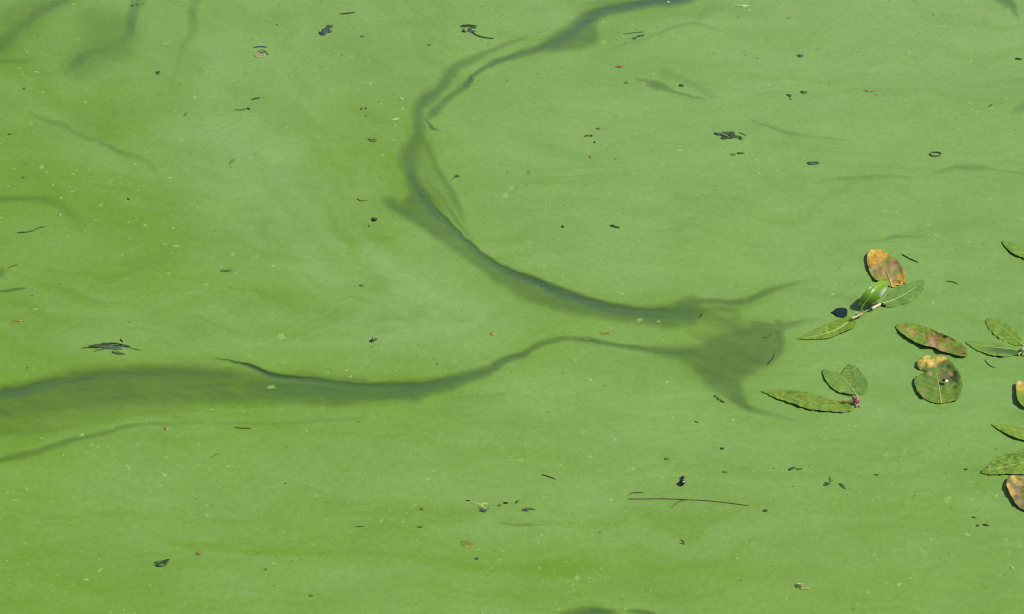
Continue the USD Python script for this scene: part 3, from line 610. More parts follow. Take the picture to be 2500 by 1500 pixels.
# F: the round leaf bitten out on one side
F_out = R1([(1240, 1042), (1244, 1022), (1252, 1008), (1262, 994), (1278, 985), (1295, 982), (1312, 972), (1330, 976), (1350, 985), (1372, 980), (1395, 985), (1420, 974), (1445, 985), (1470, 996), (1492, 1016), (1510, 1040), (1530, 1062), (1546, 1086), (1558, 1112), (1565, 1140), (1570, 1170), (1571, 1200), (1565, 1232), (1555, 1260), (1544, 1280), (1528, 1296), (1500, 1304), (1470, 1310), (1435, 1316), (1400, 1319), (1370, 1317), (1340, 1310), (1308, 1294), (1280, 1272), (1258, 1247), (1240, 1222), (1231, 1196), (1225, 1170), (1224, 1146), (1229, 1125), (1245, 1120), (1262, 1114), (1282, 1105), (1300, 1098), (1302, 1092), (1285, 1084), (1268, 1076), (1252, 1062)])
f_sp = [(*R1([(1275, 1020)])[0], 16, (.42, .33, .05), .95), (*R1([(1320, 998)])[0], 15, YE, 1), (*R1([(1365, 1020)])[0], 14, YE, 1), (*R1([(1400, 1005)])[0], 13, (.60, .42, .08), 1), (*R1([(1435, 1000)])[0], 13, YE, .95), (*R1([(1465, 1010)])[0], 9, (.45, .32, .06), .9), (*R1([(1375, 1045)])[0], 8, (.50, .30, .12), .9),
        (*R1([(1335, 1105)])[0], 9, PK, 1), (*R1([(1345, 1110)])[0], 5, (.62, .36, .28), 1), (*R1([(1500, 1100)])[0], 8, PK, 1), (*R1([(1440, 1110)])[0], 16, (.17, .14, .05), .8), (*R1([(1515, 1120)])[0], 11, (.035, .05, .012), .9), (*R1([(1450, 1048)])[0], 16, (.06, .12, .03), .8), (*R1([(1295, 1082)])[0], 8, (.03, .03, .01), .8), (*R1([(1265, 1000)])[0], 5, (.03, .025, .01), .8), (*R1([(1530, 1160)])[0], 14, (.06, .11, .02), .6)]  # near-black spots at rim and notch paint edge shade among the real decay
f_base = lambda s, d, x, y: mix(mix(mix(mix((.115, .225, .03), G_DARK, .6 * smoothstep(.45, .7, blob_noise(x, y, 20, 121))), (.15, .27, .07), .5 * smoothstep(.5, .7, blob_noise(x, y, 11, 122))), (.13, .24, .02), .8 * smoothstep(.32, .02, s)), G_VEIN, .22 * veins(s, d, 7, .7))
F, Fo = lone_leaf('round_leaf', 'bitten round leaf with a ragged yellow end and pale midrib', F_out, R1([(1418, 1318), (1412, 1270), (1404, 1210), (1392, 1150), (1378, 1085), (1370, 1000)]),
                  lambda s, d, x, y: .0018 + .0025 * np.abs(d) ** 2 + .007 * (blob_noise(x, y, 15, 123) - .4) + .009 * smoothstep(905, 870, y) + .004 * smoothstep(.55, .95, np.abs(d)), patches(f_base, f_sp, 125), dead_mat, rib_col=(.42, .47, .12), rib_px=4, rise=.42, seed=27, rough=1.6, thick=.0009, rib_span=(0, .72))
# the small black and white scrap lying on the round leaf
bo = at(*R1([(1447, 1156)])[0], .006)
bt = thing('seed_husk', 'tiny black and white husk lying on the bitten round leaf', 'seed husk', bo)
for k, (dx, dy, w, h, cc) in enumerate([(-4, -1, 9, 5, (.012, .01, .01)), (4, 1, 9, 4.5, (.75, .70, .66))]):
    ico = trimesh.creation.icosphere(2, 1.0)
    q = at(*R1([(1447 + dx * 2.2, 1156 + dy * 2.6)])[0], .0065)
    m = px_size(2310, 930)[0]
    obj(['dark_half', 'pale_half'][k], (ico.vertices * [m * w * .5, m * w * .6, m * h * .42] + q, ico.faces), debris_mat, bt, bo, cc)

# G: the three-leaf sprig with the pink bud
Go = at(*R1([(806, 1290)])[0])
S3 = thing('water_plant_sprig', 'three-leaf green sprig with a tiny pink bud beside the dark swirl tail', 'water plant', Go)
g_long = R1([(113, 1230), (160, 1225), (200, 1222), (265, 1222), (330, 1225), (390, 1229), (440, 1236), (495, 1248), (540, 1264), (580, 1281), (620, 1298), (660, 1300), (710, 1298), (760, 1300), (792, 1310), (795, 1330), (787, 1348), (770, 1370), (735, 1380), (700, 1386), (650, 1382), (600, 1376), (530, 1368), (460, 1360), (400, 1341), (340, 1321), (285, 1303), (230, 1285), (192, 1270), (160, 1254), (135, 1242)])
g_base = green(131, .12, .5, .5, 16)
g_pig = lambda s, d, x, y: mix(mix(mix(g_base(s, d, x, y), (.19, .20, .03), .6 * smoothstep(.5, .2, s) * smoothstep(.45, .65, blob_noise(x, y, 14, 133))), (.16, .28, .10), .5 * smoothstep(.4, .6, blob_noise(x, y, 18, 134)) * smoothstep(.2, .6, d)), (.02, .03, .008), .85 * smoothstep(.09, .03, np.hypot(s - .07, (d - .35) * .15)))
add_leaf(S3, 'leaf', g_long, R1([(795, 1305), (690, 1302), (610, 1312), (480, 1298), (330, 1265), (220, 1243), (118, 1231)]), lambda s, d, x, y: .0025 + .0045 * np.abs(d) ** 1.4 + .007 * (blob_noise(x, y, 15, 135) - .4) - .003 * smoothstep(.35, .2, s) * smoothstep(0, -.4, d), g_pig, origin=Go, rib_px=3, rib_col=(.32, .30, .09), seed=29, label='long pointed leaf folded along its midrib')
g_b = R1([(800, 1256), (765, 1254), (730, 1250), (705, 1247), (680, 1240), (648, 1222), (620, 1201), (598, 1176), (580, 1150), (565, 1120), (556, 1092), (556, 1076), (566, 1070), (582, 1076), (600, 1081), (625, 1086), (650, 1090), (672, 1096), (690, 1104), (712, 1124), (730, 1146), (752, 1174), (772, 1202), (790, 1232)])
add_leaf(S3, 'leaf', g_b, R1([(802, 1256), (760, 1205), (715, 1155), (650, 1112), (562, 1072)]), lambda s, d, x, y: .003 + .003 * np.abs(d) + .002 * (blob_noise(x, y, 22, 137) - .4) + .005 * smoothstep(.1, .9, d) , green(139, .3, .7, .12, 9, (.125, .26, .035)), origin=Go, rib_px=3.6, rib_col=(.34, .44, .12), seed=31, rough=.9)
g_c = R1([(806, 1250), (835, 1252), (860, 1249), (878, 1232), (890, 1210), (893, 1190), (890, 1170), (877, 1145), (860, 1120), (842, 1094), (820, 1070), (800, 1055), (780, 1045), (762, 1036), (746, 1034), (730, 1050), (715, 1070), (703, 1088), (696, 1104), (706, 1128), (720, 1150), (740, 1176), (762, 1202), (785, 1228)])
add_leaf(S3, 'leaf', g_c, R1([(806, 1252), (800, 1190), (785, 1120), (748, 1036)]), lambda s, d, x, y: .0015 + .003 * np.abs(d) ** 1.5 + .002 * (blob_noise(x, y, 20, 141) - .4), green(143, .3, .4, .3, 8, (.09, .21, .035)), origin=Go, rib_px=1.8, rib_col=(.17, .31, .06), seed=33, rough=.9)
m = px_size(2092, 977)[0]
ico = trimesh.creation.icosphere(3, 1.0)
bv = ico.vertices * (1 + .16 * (meshkit.noise(ico.vertices * 3 + 5, 3)[:, None] - .5)) * [m * 7, m * 8, m * 8]
obj('bud', (bv + at(*R1([(808, 1300)])[0], .007), ico.faces), stem_mat, S3, Go, mix((.55, .13, .20), (.30, .05, .08), smoothstep(.4, .6, meshkit.noise(ico.vertices * 4, 9))))
stem(S3, [(*R1([(700, 1304)])[0], .004), (*R1([(750, 1302)])[0], .005), (*R1([(792, 1300)])[0], .006)], 2.0, (.35, .25, .08), Go)
stem(S3, [(*R1([(802, 1258)])[0], .004), (*R1([(810, 1282)])[0], .006), (*R1([(812, 1318)])[0], .004), (*R1([(800, 1345)])[0], .001)], 2.4, (.42, .36, .22), Go)
stem(S3, [(*R1([(812, 1315)])[0], .003), (*R1([(828, 1350)])[0], .0005)], 1.6, (.28, .24, .10), Go, name='root')
stem(S3, [(*R1([(700, 1246)])[0], .0015), (*R1([(780, 1262)])[0], .002)], 2.0, (.03, .05, .012), Go, name='root')

# H..L: leaves running out of the picture at its edge
lone_leaf('green_leaf', 'slim green leaf at the picture edge above the two-leaf sprig', R6([(985, 430), (1060, 405), (1200, 440), (1400, 490), (1600, 560), (1800, 620), (2300, 800), (2700, 1010), (3000, 1250), (2700, 1230), (2300, 1180), (1950, 1090), (1700, 1020), (1500, 930), (1320, 830), (1150, 680), (1040, 540)]), R6([(2950, 1235), (2300, 1000), (1700, 780), (1300, 600), (1000, 440)]), flat(.002, .004, .001, 151, 0, -.001), green(153, .3, .3, .45, 9), leaf_mat, seed=35)
lone_leaf('yellowing_leaf', 'yellowing leaf cut by the picture edge below the two-leaf sprig', R5([(493, 140), (505, 122), (530, 122), (577, 135), (680, 150), (790, 200), (850, 290), (820, 370), (720, 400), (620, 400), (560, 375), (532, 342), (512, 300), (503, 250), (498, 200)]), R5([(840, 300), (740, 270), (640, 230), (500, 135)]), lambda s, d, x, y: .003 + .006 * smoothstep(2520, 2480, x) + .003 * np.abs(d), patches(lambda s, d, x, y: mix((.30, .38, .04), (.14, .26, .02), smoothstep(925, 985, y) * .8 + (blob_noise(x, y, 12, 157) - .5)), [(2492, 940, 18, (.58, .40, .05), 1), (2486, 932, 8, (.65, .58, .35), .8), (2510, 945, 16, (.5, .4, .05), .8)], 158), dead_mat, rib_col=(.45, .42, .12), rise=.52, seed=37, thick=.001)
lone_leaf('green_leaf', 'narrow tapering green leaf at the picture edge above the crinkled leaf', R5([(247, 558), (290, 566), (340, 563), (400, 565), (490, 577), (577, 591), (760, 610), (900, 640), (1000, 690), (900, 740), (760, 752), (640, 738), (560, 715), (480, 688), (420, 662), (370, 638), (320, 610), (280, 585)]), R5([(990, 688), (800, 672), (600, 640), (430, 605), (255, 560)]), lambda s, d, x, y: .002 + .007 * np.abs(d) ** 1.3, green(163, .12, .6, .3, 9), leaf_mat, seed=39)
lone_leaf('crinkled_leaf', 'crinkled bright green leaf at the picture edge above the brown rimmed leaf', R5([(148, 1046), (190, 1000), (230, 958), (268, 918), (310, 884), (352, 880), (395, 850), (440, 858), (500, 832), (540, 826), (577, 812), (700, 800), (850, 850), (960, 930), (900, 1010), (760, 1060), (577, 1058), (480, 1062), (420, 1060), (350, 1066), (290, 1066), (230, 1064), (185, 1054)]), R5([(950, 930), (760, 925), (577, 945), (420, 985), (300, 1010), (155, 1045)]), lambda s, d, x, y: .002 + .003 * np.abs(d) + .006 * (blob_noise(x, y, 13, 165) - .4) + .002 * veins(s, d, 10, .8, 4), green(167, .1, .8, .35, 10, (.11, .25, .02)), leaf_mat, seed=41, rib_px=3)
lone_leaf('dead_leaf', 'dull brown leaf with a pale orange rim below the crinkled green leaf', R5([(400, 1165), (402, 1135), (410, 1108), (425, 1085), (450, 1073), (475, 1070), (505, 1074), (540, 1082), (600, 1110), (680, 1180), (740, 1290), (750, 1400), (700, 1470), (620, 1450), (560, 1412), (528, 1398), (500, 1368), (478, 1335), (458, 1300), (442, 1268), (428, 1235), (412, 1200)]), R5([(740, 1450), (660, 1340), (560, 1210), (440, 1085)]), lambda s, d, x, y: .003 + .007 * smoothstep(2500, 2462, x) + .003 * (blob_noise(x, y, 14, 171) - .4), patches(lambda s, d, x, y: mix(mix((.26, .22, .09), (.17, .17, .05), smoothstep(.4, .6, blob_noise(x, y, 12, 173))), (.62, .38, .10), smoothstep(.30, .72, np.abs(d)) * smoothstep(.5, .8, s) * .95), [(2476, 1168, 9, (.68, .50, .05), 1), (2482, 1215, 9, (.12, .08, .05), .7), (2463, 1185, 7, (.70, .42, .12), .9), (2490, 1180, 10, (.50, .33, .14), .7)], 174), dead_mat, rib_col=(.45, .33, .12), rise=.52, seed=43, thick=.001)

# ------------------------------------------------------------------ floating scraps, each a thing
DK, DB, OLV, BRN, TAN, RED, PAL = (.040, .060, .020), (.042, .078, .050), (.100, .165, .032), (.150, .150, .042), (.33, .32, .17), (.24, .125, .05), (.40, .55, .24)


def scrap_mesh(px, py, w, h, ang=0.0, seed=1, lift=.0003, thick=.0006, jag=.6, n=22, dome=.0007, curl=0.0):
    """An irregular flat scrap w x h photograph pixels large."""
    th = np.linspace(0, 2 * np.pi, n, endpoint=False)
    r = 1 + jag * (meshkit.fbm(np.stack([np.cos(th) * 1.6 + seed * 3.1, np.sin(th) * 1.6, 0 * th + seed], -1), 3, seed) - .5) * 2
    rings = [(1.0, 0.0), (.62, .75), (.25, 1.0)]
    ca, sa = math.cos(ang), math.sin(ang)
    pts, hs = [], []
    for k, up in rings:
        u, v = np.cos(th) * r * k * w / 2, np.sin(th) * r * k * h / 2
        pts.append(np.stack([px + u * ca - v * sa, py + u * sa + v * ca], 1))
        hs.append(lift + dome * up + .0005 * (meshkit.noise(np.stack([u, v, 0 * u + seed], -1), seed) - .5) + curl * (u / w) ** 2)
    p, hh = np.vstack(pts + [[(px, py)]]), np.r_[np.concatenate(hs), lift + dome]
    top = at(p[:, 0], p[:, 1], hh)
    f = []
    for k in range(2):
        for i in range(n):
            a, b = k * n + i, k * n + (i + 1) % n
            f += [(a, a + n, b), (b, a + n, b + n)]
    for i in range(n):
        f.append((2 * n + i, 3 * n, 2 * n + (i + 1) % n))
    tri = np.array(f)
    flip = np.cross(top[tri[:, 1]] - top[tri[:, 0]], top[tri[:, 2]] - top[tri[:, 0]])[:, 2] < 0
    tri[flip] = tri[flip][:, ::-1]
    return shell(top, tri, np.arange(n)[::-1], thick)


def join(parts):
    v, f, n = [], [], 0
    for a, b in parts:
        v.append(a)
        f.append(np.asarray(b) + n)
        n += len(a)
    return np.vstack(v), np.vstack(f)


def speckle(v, col, seed, k=.5):
    n = meshkit.noise(np.asarray(v) * 260, seed)[:, None]
    wet = smoothstep(.5, .85, meshkit.noise(np.asarray(v) * 330 + 9, seed + 2)[:, None]) * .55
    return np.asarray(col) * (1 - k + 2 * k * n) * (1 - wet) + np.array((.12, .225, .04)) * wet


def scrap(name, cat, label, px, py, w, h, col, ang=0.0, seed=None, group=None, **kw):
    seed = int(px * 7 + py) % 997 if seed is None else seed
    m = scrap_mesh(px, py, w * .82, h * .82, ang, seed, **kw)
    o = at(px, py)
    t = thing(name, label, cat, o, group)
    obj('flake', m, debris_mat, t, o, speckle(m[0], col, seed))
    return t


def twig_mesh(pts, r, z=.0016, seed=1):
    d = dense([(p[0], p[1], p[2] if len(p) > 2 else z, 0) for p in pts], 2.5)
    m = px_size(*d[0, :2])[0]
    taper = np.minimum(np.linspace(1.0, .75, len(d)), np.minimum(np.arange(len(d)) + 1.5, np.arange(len(d))[::-1] + 1.5) / 5) * (1 + .2 * (meshkit.noise(np.stack([np.arange(len(d)) * .4, 0 * d[:, 0], 0 * d[:, 0] + seed], -1), seed) - .5))
    return tube(at(d[:, 0], d[:, 1], d[:, 2]), m * r * taper, 6)


def twig(name, cat, label, pts, r, col, extra=(), group=None, z=.0007):
    o = at(*pts[0][:2])
    t = thing(name, label, cat, o, group)
    m = twig_mesh(pts, r, z, int(pts[0][0]))
    obj('stalk', m, debris_mat, t, o, speckle(m[0], col, 3, .35))
    for q in extra:
        m = twig_mesh(q, r * .8, z, int(q[0][0]))
        obj('side_shoot', m, debris_mat, t, o, speckle(m[0], col, 5, .35))
    return t


def clump(name, cat, label, flakes, strands, col, seed=1, fibres=0):
    """Matted debris: flakes (x, y, w, h, angle[, colour]) and strands (points, radius[, colour])."""
    o = at(flakes[0][0], flakes[0][1])
    t = thing(name, label, cat, o)
    for k, q in enumerate(flakes):
        m = scrap_mesh(*q[:4], q[4], seed + k * 13, .0003 + .0002 * k, jag=.85, dome=.0006)
        obj('flake', m, debris_mat, t, o, speckle(m[0], q[5] if len(q) > 5 else col, seed + k))
    rs = np.random.default_rng(seed)
    for _ in range(fibres):
        bx, by, w, h, a = flakes[rs.integers(len(flakes))][:5]
        x, y = bx + rs.normal(0, .3) * w, by + rs.normal(0, .35) * h
        ln, an = w * rs.uniform(.12, .38), a + rs.normal(0, .5)
        strands = strands + [([(x - ln * math.cos(an), y - ln * math.sin(an) * .6), (x, y + rs.normal(0, 1)), (x + ln * math.cos(an), y + ln * math.sin(an) * .6)], rs.uniform(.6, 1.1), mix(col, (.09, .15, .06), rs.random() * .7))]
    for k, q in enumerate(strands):
        m = twig_mesh(q[0], q[1], .0008, seed + k)
        obj('strand', m, debris_mat, t, o, speckle(m[0], q[2] if len(q) > 2 else col, seed + k, .35))
    return t


GB = (.055, .085, .075)
clump('debris_clump', 'debris', 'compact dark blue-grey tuft of debris below the long thin dark sliver', [(793, 76, 26, 16, -.4, DB), (803, 66, 20, 9, -.5, DB), (785, 82, 14, 8, .2, (.03, .06, .06)), (806, 76, 12, 6, 0, GB)], [([(783, 84), (795, 72), (814, 63)], 1.6, DB)], DB, 7, 8)
twig('dark_sliver', 'debris', 'thin flat dark sliver just above the blue-grey tuft', [(830, 34), (848, 33), (868, 29)], 2.0, DK)
clump('debris_clump', 'debris', 'black scrap with a long curved trailing strand near the head of the arc swirl', [(1138, 64, 26, 7, .05, DK), (1156, 66, 16, 6, .1, DK), (1150, 75, 18, 8, .2, GB), (1133, 76, 10, 5, 0, DK)], [([(1125, 64), (1140, 62), (1165, 64)], 1.5, DK), ([(1150, 72), (1160, 84), (1180, 91), (1206, 94)], 1.8, (.045, .075, .035))], DK, 11, 7)
clump('debris_clump', 'debris', 'pale tan and grey scrap with dark upper rim in the upper left', [(636, 135, 26, 8, 0, TAN), (644, 127, 22, 9, .3, (.20, .24, .13)), (628, 137, 16, 6, .1, (.38, .35, .18))], [([(618, 117), (635, 114), (652, 116)], 2.0, GB), ([(638, 122), (648, 128), (655, 134)], 2.2, (.04, .05, .03))], TAN, 13)
scrap('black_speck', 'debris', 'three-cornered black speck alone in the upper left below the faint streaks', 386, 178, 13, 9, DK, .2, jag=.8)
twig('dark_sliver', 'debris', 'short black sliver above the broken row of dark bits at left', [(614, 243), (622, 241.5), (635, 239)], 2.6, DK)
clump('debris_clump', 'debris', 'broken row of dark bits just below the short black sliver', [(595, 267, 17, 5, -.2, OLV), (607, 265, 9, 5, -.2, DK)], [([(572, 268), (590, 268), (600, 266)], 1.3, OLV)], DK, 17)
scrap('dark_seed', 'seed', 'small tilted dark seed left of the broken row of dark bits', 453, 279, 12, 7, OLV, -.7)
for q, l in (((883, 265, 9, 6), 'left speck of the close pair beside the arc swirl'), ((893, 264, 8, 6), 'right speck of the close pair beside the arc swirl'), ((895, 284, 8, 7), 'single dark speck right below the close pair beside the arc swirl')):
    scrap('dark_speck', 'debris', l, *q, OLV, -.3)
clump('debris_clump', 'debris', 'flat brownish flake left of the upright part of the arc swirl', [(907, 341, 26, 6, .08, BRN), (910, 344, 18, 4, .1, OLV)], [], BRN, 19)
scrap('dark_seed', 'seed', 'plump black oval seed beside the lower left tail of the arc swirl', 914, 535, 19, 10, (.012, .024, .012), .1, jag=.15, dome=.003)
scrap('dark_speck', 'debris', 'tiny speck right under the plump black seed', 901, 552, 6, 6, OLV)
twig('curved_fibre', 'debris', 'thin upturned olive fibre above the plump black seed', [(871, 484), (882, 490), (892, 490), (901, 487)], 1.6, BRN)
clump('debris_clump', 'debris', 'dark bit with an upright spike between the two swirls', [(908, 833, 13, 8, -.2, DK), (915, 829, 12, 6, -.3, DB)], [([(909, 832), (909, 822, .006)], 1.4, DK)], DK, 23)
clump('debris_clump', 'debris', 'large black ragged tuft above the lower left swirl', [(256, 842, 44, 8, 0, DK), (296, 844, 40, 4, .12, (.03, .05, .04)), (262, 848, 60, 9, .05, (.075, .125, .075)), (288, 862, 32, 4, .12, (.06, .12, .035)), (236, 845, 30, 4, -.1, (.05, .085, .045))], [([(218, 845), (250, 841), (275, 838), (300, 842), (318, 848)], 1.8, DK), ([(275, 856), (288, 864), (305, 864)], 1.6, OLV), ([(294, 828), (300, 835)], 2.4, OLV), ([(318, 850), (345, 855)], 1.0, OLV), ([(230, 850), (262, 847), (300, 852)], 1.3, DK), ([(252, 838), (256, 833)], 1.0, DK)], DK, 29, 22)
clump('debris_clump', 'debris', 'blue-grey dark tuft alone in the lower left corner region', [(392, 1376, 26, 12, -.15, DB), (405, 1371, 14, 9, -.6, DK), (388, 1373, 15, 6, 0, (.10, .15, .11))], [([(378, 1378), (392, 1383), (408, 1377)], 1.6, DK)], DB, 31, 8)
twig('short_twig', 'twig', 'short straight twig with a knob below the lower left swirl', [(574, 1043.5), (592, 1045), (612, 1046)], 2.0, OLV, [[(608, 1045), (614, 1046)]])
twig('short_twig', 'twig', 'tiny bent dark twig below the knobbed twig', [(514, 1119), (523, 1112), (535, 1107)], 1.9, OLV)
clump('debris_clump', 'debris', 'flat dark bit at the far pond edge over the upper left streaks', [(340, 11, 20, 5, -.15, OLV), (324, 13.5, 7, 4, 0, DK)], [], OLV, 37)
clump('debris_clump', 'debris', 'small dark bits on a faint streak in the upper right part', [(1549, 94, 13, 6, -.2, DB), (1564, 87, 18, 5, -.1, (.05, .09, .05))], [([(1522, 84), (1545, 80), (1575, 78)], 1.1, (.09, .16, .06))], DB, 41)
scrap('red_flake', 'debris', 'reddish brown flake alone above the bluish smudge inside the arc', 1512, 163, 24, 6, RED, 0)
clump('debris_clump', 'debris', 'short red-brown bit, lower left of the two inside the arc', [(1437, 331, 14, 5, 0, RED), (1430, 331.5, 5, 4, 0, DK), (1444, 331, 5, 4, 0, DK)], [], RED, 43)
scrap('red_flake', 'debris', 'small brown flake, upper right of the two inside the arc', 1460, 314, 16, 6, (.20, .10, .04), 0)
scrap('dark_speck', 'debris', 'tiny black speck just below the pair of brown bits inside the arc', 1452, 347.5, 7, 5, DK)
scrap('dark_speck', 'debris', 'upright dark speck further below the pair of brown bits inside the arc', 1441.5, 383, 7, 9, BRN)
scrap('dark_speck', 'debris', 'dark speck at the left tip of the bluish smudge inside the arc', 1529, 202, 10, 7, OLV, .2)
scrap('dark_seed', 'seed', 'small flat dark seed lying on the bluish smudge inside the arc', 1662, 208.5, 16, 8, (.035, .065, .035), .1)
clump('debris_clump', 'debris', 'long blue-black ragged tuft with a pale gap at its right end, upper right', [(1785, 331, 40, 9, .35, DB), (1778, 337, 34, 6, -.05, DK), (1808, 338, 9, 7, 0, DK), (1756, 327, 20, 6, .2, (.04, .08, .06)), (1787, 326, 14, 8, 0, DK)], [([(1745, 328), (1762, 330), (1785, 337)], 1.6, DB), ([(1795, 334), (1803, 332), (1812, 338)], 1.2, OLV)], DB, 47, 14)
clump('debris_clump', 'debris', 'two little dark bits below the long blue-black tuft', [(1791, 377, 13, 5, 0, OLV), (1808, 374, 16, 4, 0, (.06, .11, .05))], [], OLV, 53)
scrap('dark_flake', 'debris', 'black tapering bit, left of the two above the long faint curved line', 1926, 233, 17, 7, DB, .35)
scrap('dark_flake', 'debris', 'black flat bit, right of the two above the long faint curved line', 1963, 225.5, 24, 7, DB, .02, jag=.6)
scrap('dark_speck', 'debris', 'faint olive crumb right below the two black bits', 1930, 241, 9, 5, OLV)
scrap('grey_flake', 'debris', 'soft grey-green flake above the two black bits', 1953, 136, 19, 9, (.045, .095, .04), 0)
scrap('dark_flake', 'debris', 'dark blue spindle-shaped flake left of the small ring', 1986, 399, 38, 11, DB, -.02, jag=.2)
scrap('dark_speck', 'debris', 'dark bit at the picture edge in the upper right', 2487, 144, 22, 6, DK)
scrap('grey_flake', 'debris', 'pale pinkish strip of debris in the upper right', 2122, 222, 40, 5, (.33, .25, .17), 0)
scrap('dark_speck', 'debris', 'tilted dark crumb at the right above the small ring', 2418, 258, 13, 5, OLV, -.5)
o = at(2284, 376)
t = thing('ring_scrap', 'small oval ring-shaped scrap with a green middle in the upper right', 'debris', o)
ring = np.array([(2284 + 13.5 * math.cos(a), 376 + 4.8 * math.sin(a)) for a in np.linspace(0, 2 * np.pi, 30)])
m = tube(at(ring[:, 0], ring[:, 1], .0012), px_size(2284, 376)[0] * 1.7, 6)
obj('rim', m, debris_mat, t, o, speckle(m[0], (.07, .13, .05), 3, .4))
scrap('black_speck', 'debris', 'lone black dot in the middle of the arc', 1374, 553.5, 9, 7, DK)
clump('debris_clump', 'debris', 'small blue-black bent bit right of the lone black dot', [(1496, 552, 14, 6, .2, DK), (1506, 554, 12, 6, .4, DB)], [], DB, 59)
clump('debris_clump', 'debris', 'little dark hook of debris beside the veil of the arc swirl', [(1115, 430.5, 14, 5, 0, DK)], [([(1101, 441), (1107, 435), (1116, 430)], 1.2, OLV)], DK, 61)
twig('straw', 'twig', 'straight dark straw beside the rotting orange leaf', [(2201, 620), (2218, 630), (2243, 641)], 1.9, (.055, .11, .03))
twig('curved_fibre', 'debris', 'thin curved fibre above the blotched leaf', [(2310, 687), (2325, 688), (2340, 695)], 1.6, (.085, .16, .05))
twig('curved_fibre', 'debris', 'faint curved fibre between the round leaf and the two-leaf sprig', [(2405, 878), (2412, 888), (2420, 894), (2432, 897)], 1.4, (.10, .20, .06))
clump('debris_clump', 'debris', 'tiny twig lying on the broad dark swirl tail', [(1881, 817, 8, 5, -.4, OLV)], [([(1861, 825), (1872, 822), (1884, 817)], 1.7, OLV)], OLV, 67)
twig('short_twig', 'twig', 'crooked black twig on the rim of the broad dark swirl tail', [(1873, 891), (1882, 880), (1888, 872), (1890, 863)], 1.8, (.02, .05, .02))
twig('short_twig', 'twig', 'tiny slanted dark twig at the blunt end of the arc swirl', [(1706, 777), (1712, 770), (1716, 764)], 2.0, (.03, .06, .03), [[(1708, 768), (1713, 771)]])
clump('debris_clump', 'debris', 'slanted row of dark crumbs along the lower rim of the swirl tail', [(1746, 967, 8, 6, .5, OLV), (1755, 974, 12, 6, .4, OLV), (1764, 980, 9, 4, .5, (.05, .1, .03))], [], OLV, 71)
scrap('dark_speck', 'debris', 'short dark dash below the crumb row of the swirl tail', 1700, 1030, 12, 4.5, OLV, .2)
scrap('black_speck', 'debris', 'black dot below and left of the pink-bud sprig', 1763, 1095, 12, 6, DK)
o = at(1665, 1176)
t = thing('water_beetle', 'small round shiny dark beetle above the long brown stalk', 'beetle', o)
m_ = px_size(1665, 1176)[0]
ico = trimesh.creation.icosphere(3, 1.0)
obj('shell', (ico.vertices * [m_ * 8, m_ * 9, m_ * 6] + at(1665, 1178, .003), ico.faces), M('beetle_shell', {'p': ('principled_bsdf', {'base_color': (.012, .012, .008), 'roughness': .12})}, [], 'p.BSDF'), t, o)
obj('head', (ico.vertices * [m_ * 5, m_ * 5, m_ * 4] + at(1667, 1166, .002), ico.faces), debris_mat, t, o, (.05, .05, .03))
obj('shell_glint', (ico.vertices * [m_ * 2.6, m_ * 2.6, m_ * 1.8] + at(1669, 1176.5, .003 + m_ * 5), ico.faces), debris_mat, t, o, (.62, .58, .52))  # pale bead painted as the highlight on the shiny shell
scrap('dark_seed', 'seed', 'flat dark seed to the upper right of the beetle', 1770, 1152, 19, 6, OLV, 0, jag=.15)
scrap('dark_seed', 'seed', 'flat olive seed to the upper left of the beetle', 1628, 1120.5, 18, 7, (.075, .14, .03), 0, jag=.2)
twig('long_stalk', 'stalk', 'long thin brown curved stalk in the lower right', [(1532, 1218), (1570, 1218), (1610, 1217.5), (1665, 1219.5), (1720, 1222), (1770, 1227), (1830, 1235)], 1.25, (.135, .125, .042))
twig('short_twig', 'twig', 'hooked dark twig just below the long brown stalk', [(1637, 1240), (1646, 1234), (1652, 1228), (1672, 1222)], 1.9, OLV)
twig('short_twig', 'twig', 'short level twig above the left end of the long brown stalk', [(1534, 1209), (1545, 1203), (1558, 1202.5), (1573, 1203)], 1.7, OLV)
scrap('black_speck', 'debris', 'black dot beyond the right end of the long brown stalk', 1868, 1247, 15, 7, DK, -.1)
clump('debris_clump', 'debris', 'pair of small greyish bits below the pink-bud sprig', [(1931, 1145, 19, 7, -.2, (.05, .09, .05)), (1951, 1145, 12, 3.5, 0, OLV)], [], OLV, 79)
clump('debris_clump', 'debris', 'black wedge with a green scrap on top, left of the two wedges at lower right', [(2018, 1181, 17, 10, -.4, DB), (2028, 1169, 8, 14, -.4, (.12, .24, .03))], [], DB, 83)
scrap('dark_flake', 'debris', 'black slanting wedge, right of the two wedges at lower right', 2057, 1187, 27, 9, DB, .65, jag=.3)
scrap('dark_speck', 'debris', 'small flat dark bit right of the two wedges', 2140, 1159, 14, 5, OLV, .1)
scrap('dark_speck', 'debris', 'dark bit left of the crinkled leaf tip', 2358, 1146, 15, 6, DB, -.1)
scrap('black_speck', 'debris', 'black crumb at the very tip of the crinkled leaf', 2397, 1153, 13, 9, DK, .2)
scrap('dark_flake', 'debris', 'curved black flake, longest of the three bits near the lower right edge', 2407, 1282, 21, 7, DK, .2, jag=.3)
scrap('dark_speck', 'debris', 'small black bit beside the curved black flake', 2387, 1283, 12, 5, OLV, .1)
scrap('dark_speck', 'debris', 'faint olive bit above the curved black flake', 2378, 1263, 13, 5, (.08, .15, .04))
twig('short_twig', 'twig', 'short slanting olive twig in the lower middle', [(1322, 1158), (1338, 1163), (1357, 1170)], 1.8, (.075, .135, .03))
clump('debris_clump', 'debris', 'pale yellow scrap with dark underside in the lower middle', [(1170, 1230, 40, 7, .05, (.36, .46, .13)), (1179, 1247, 20, 6, .1, DB), (1180, 1240, 30, 6, .1, (.26, .38, .12))], [], PAL, 89)
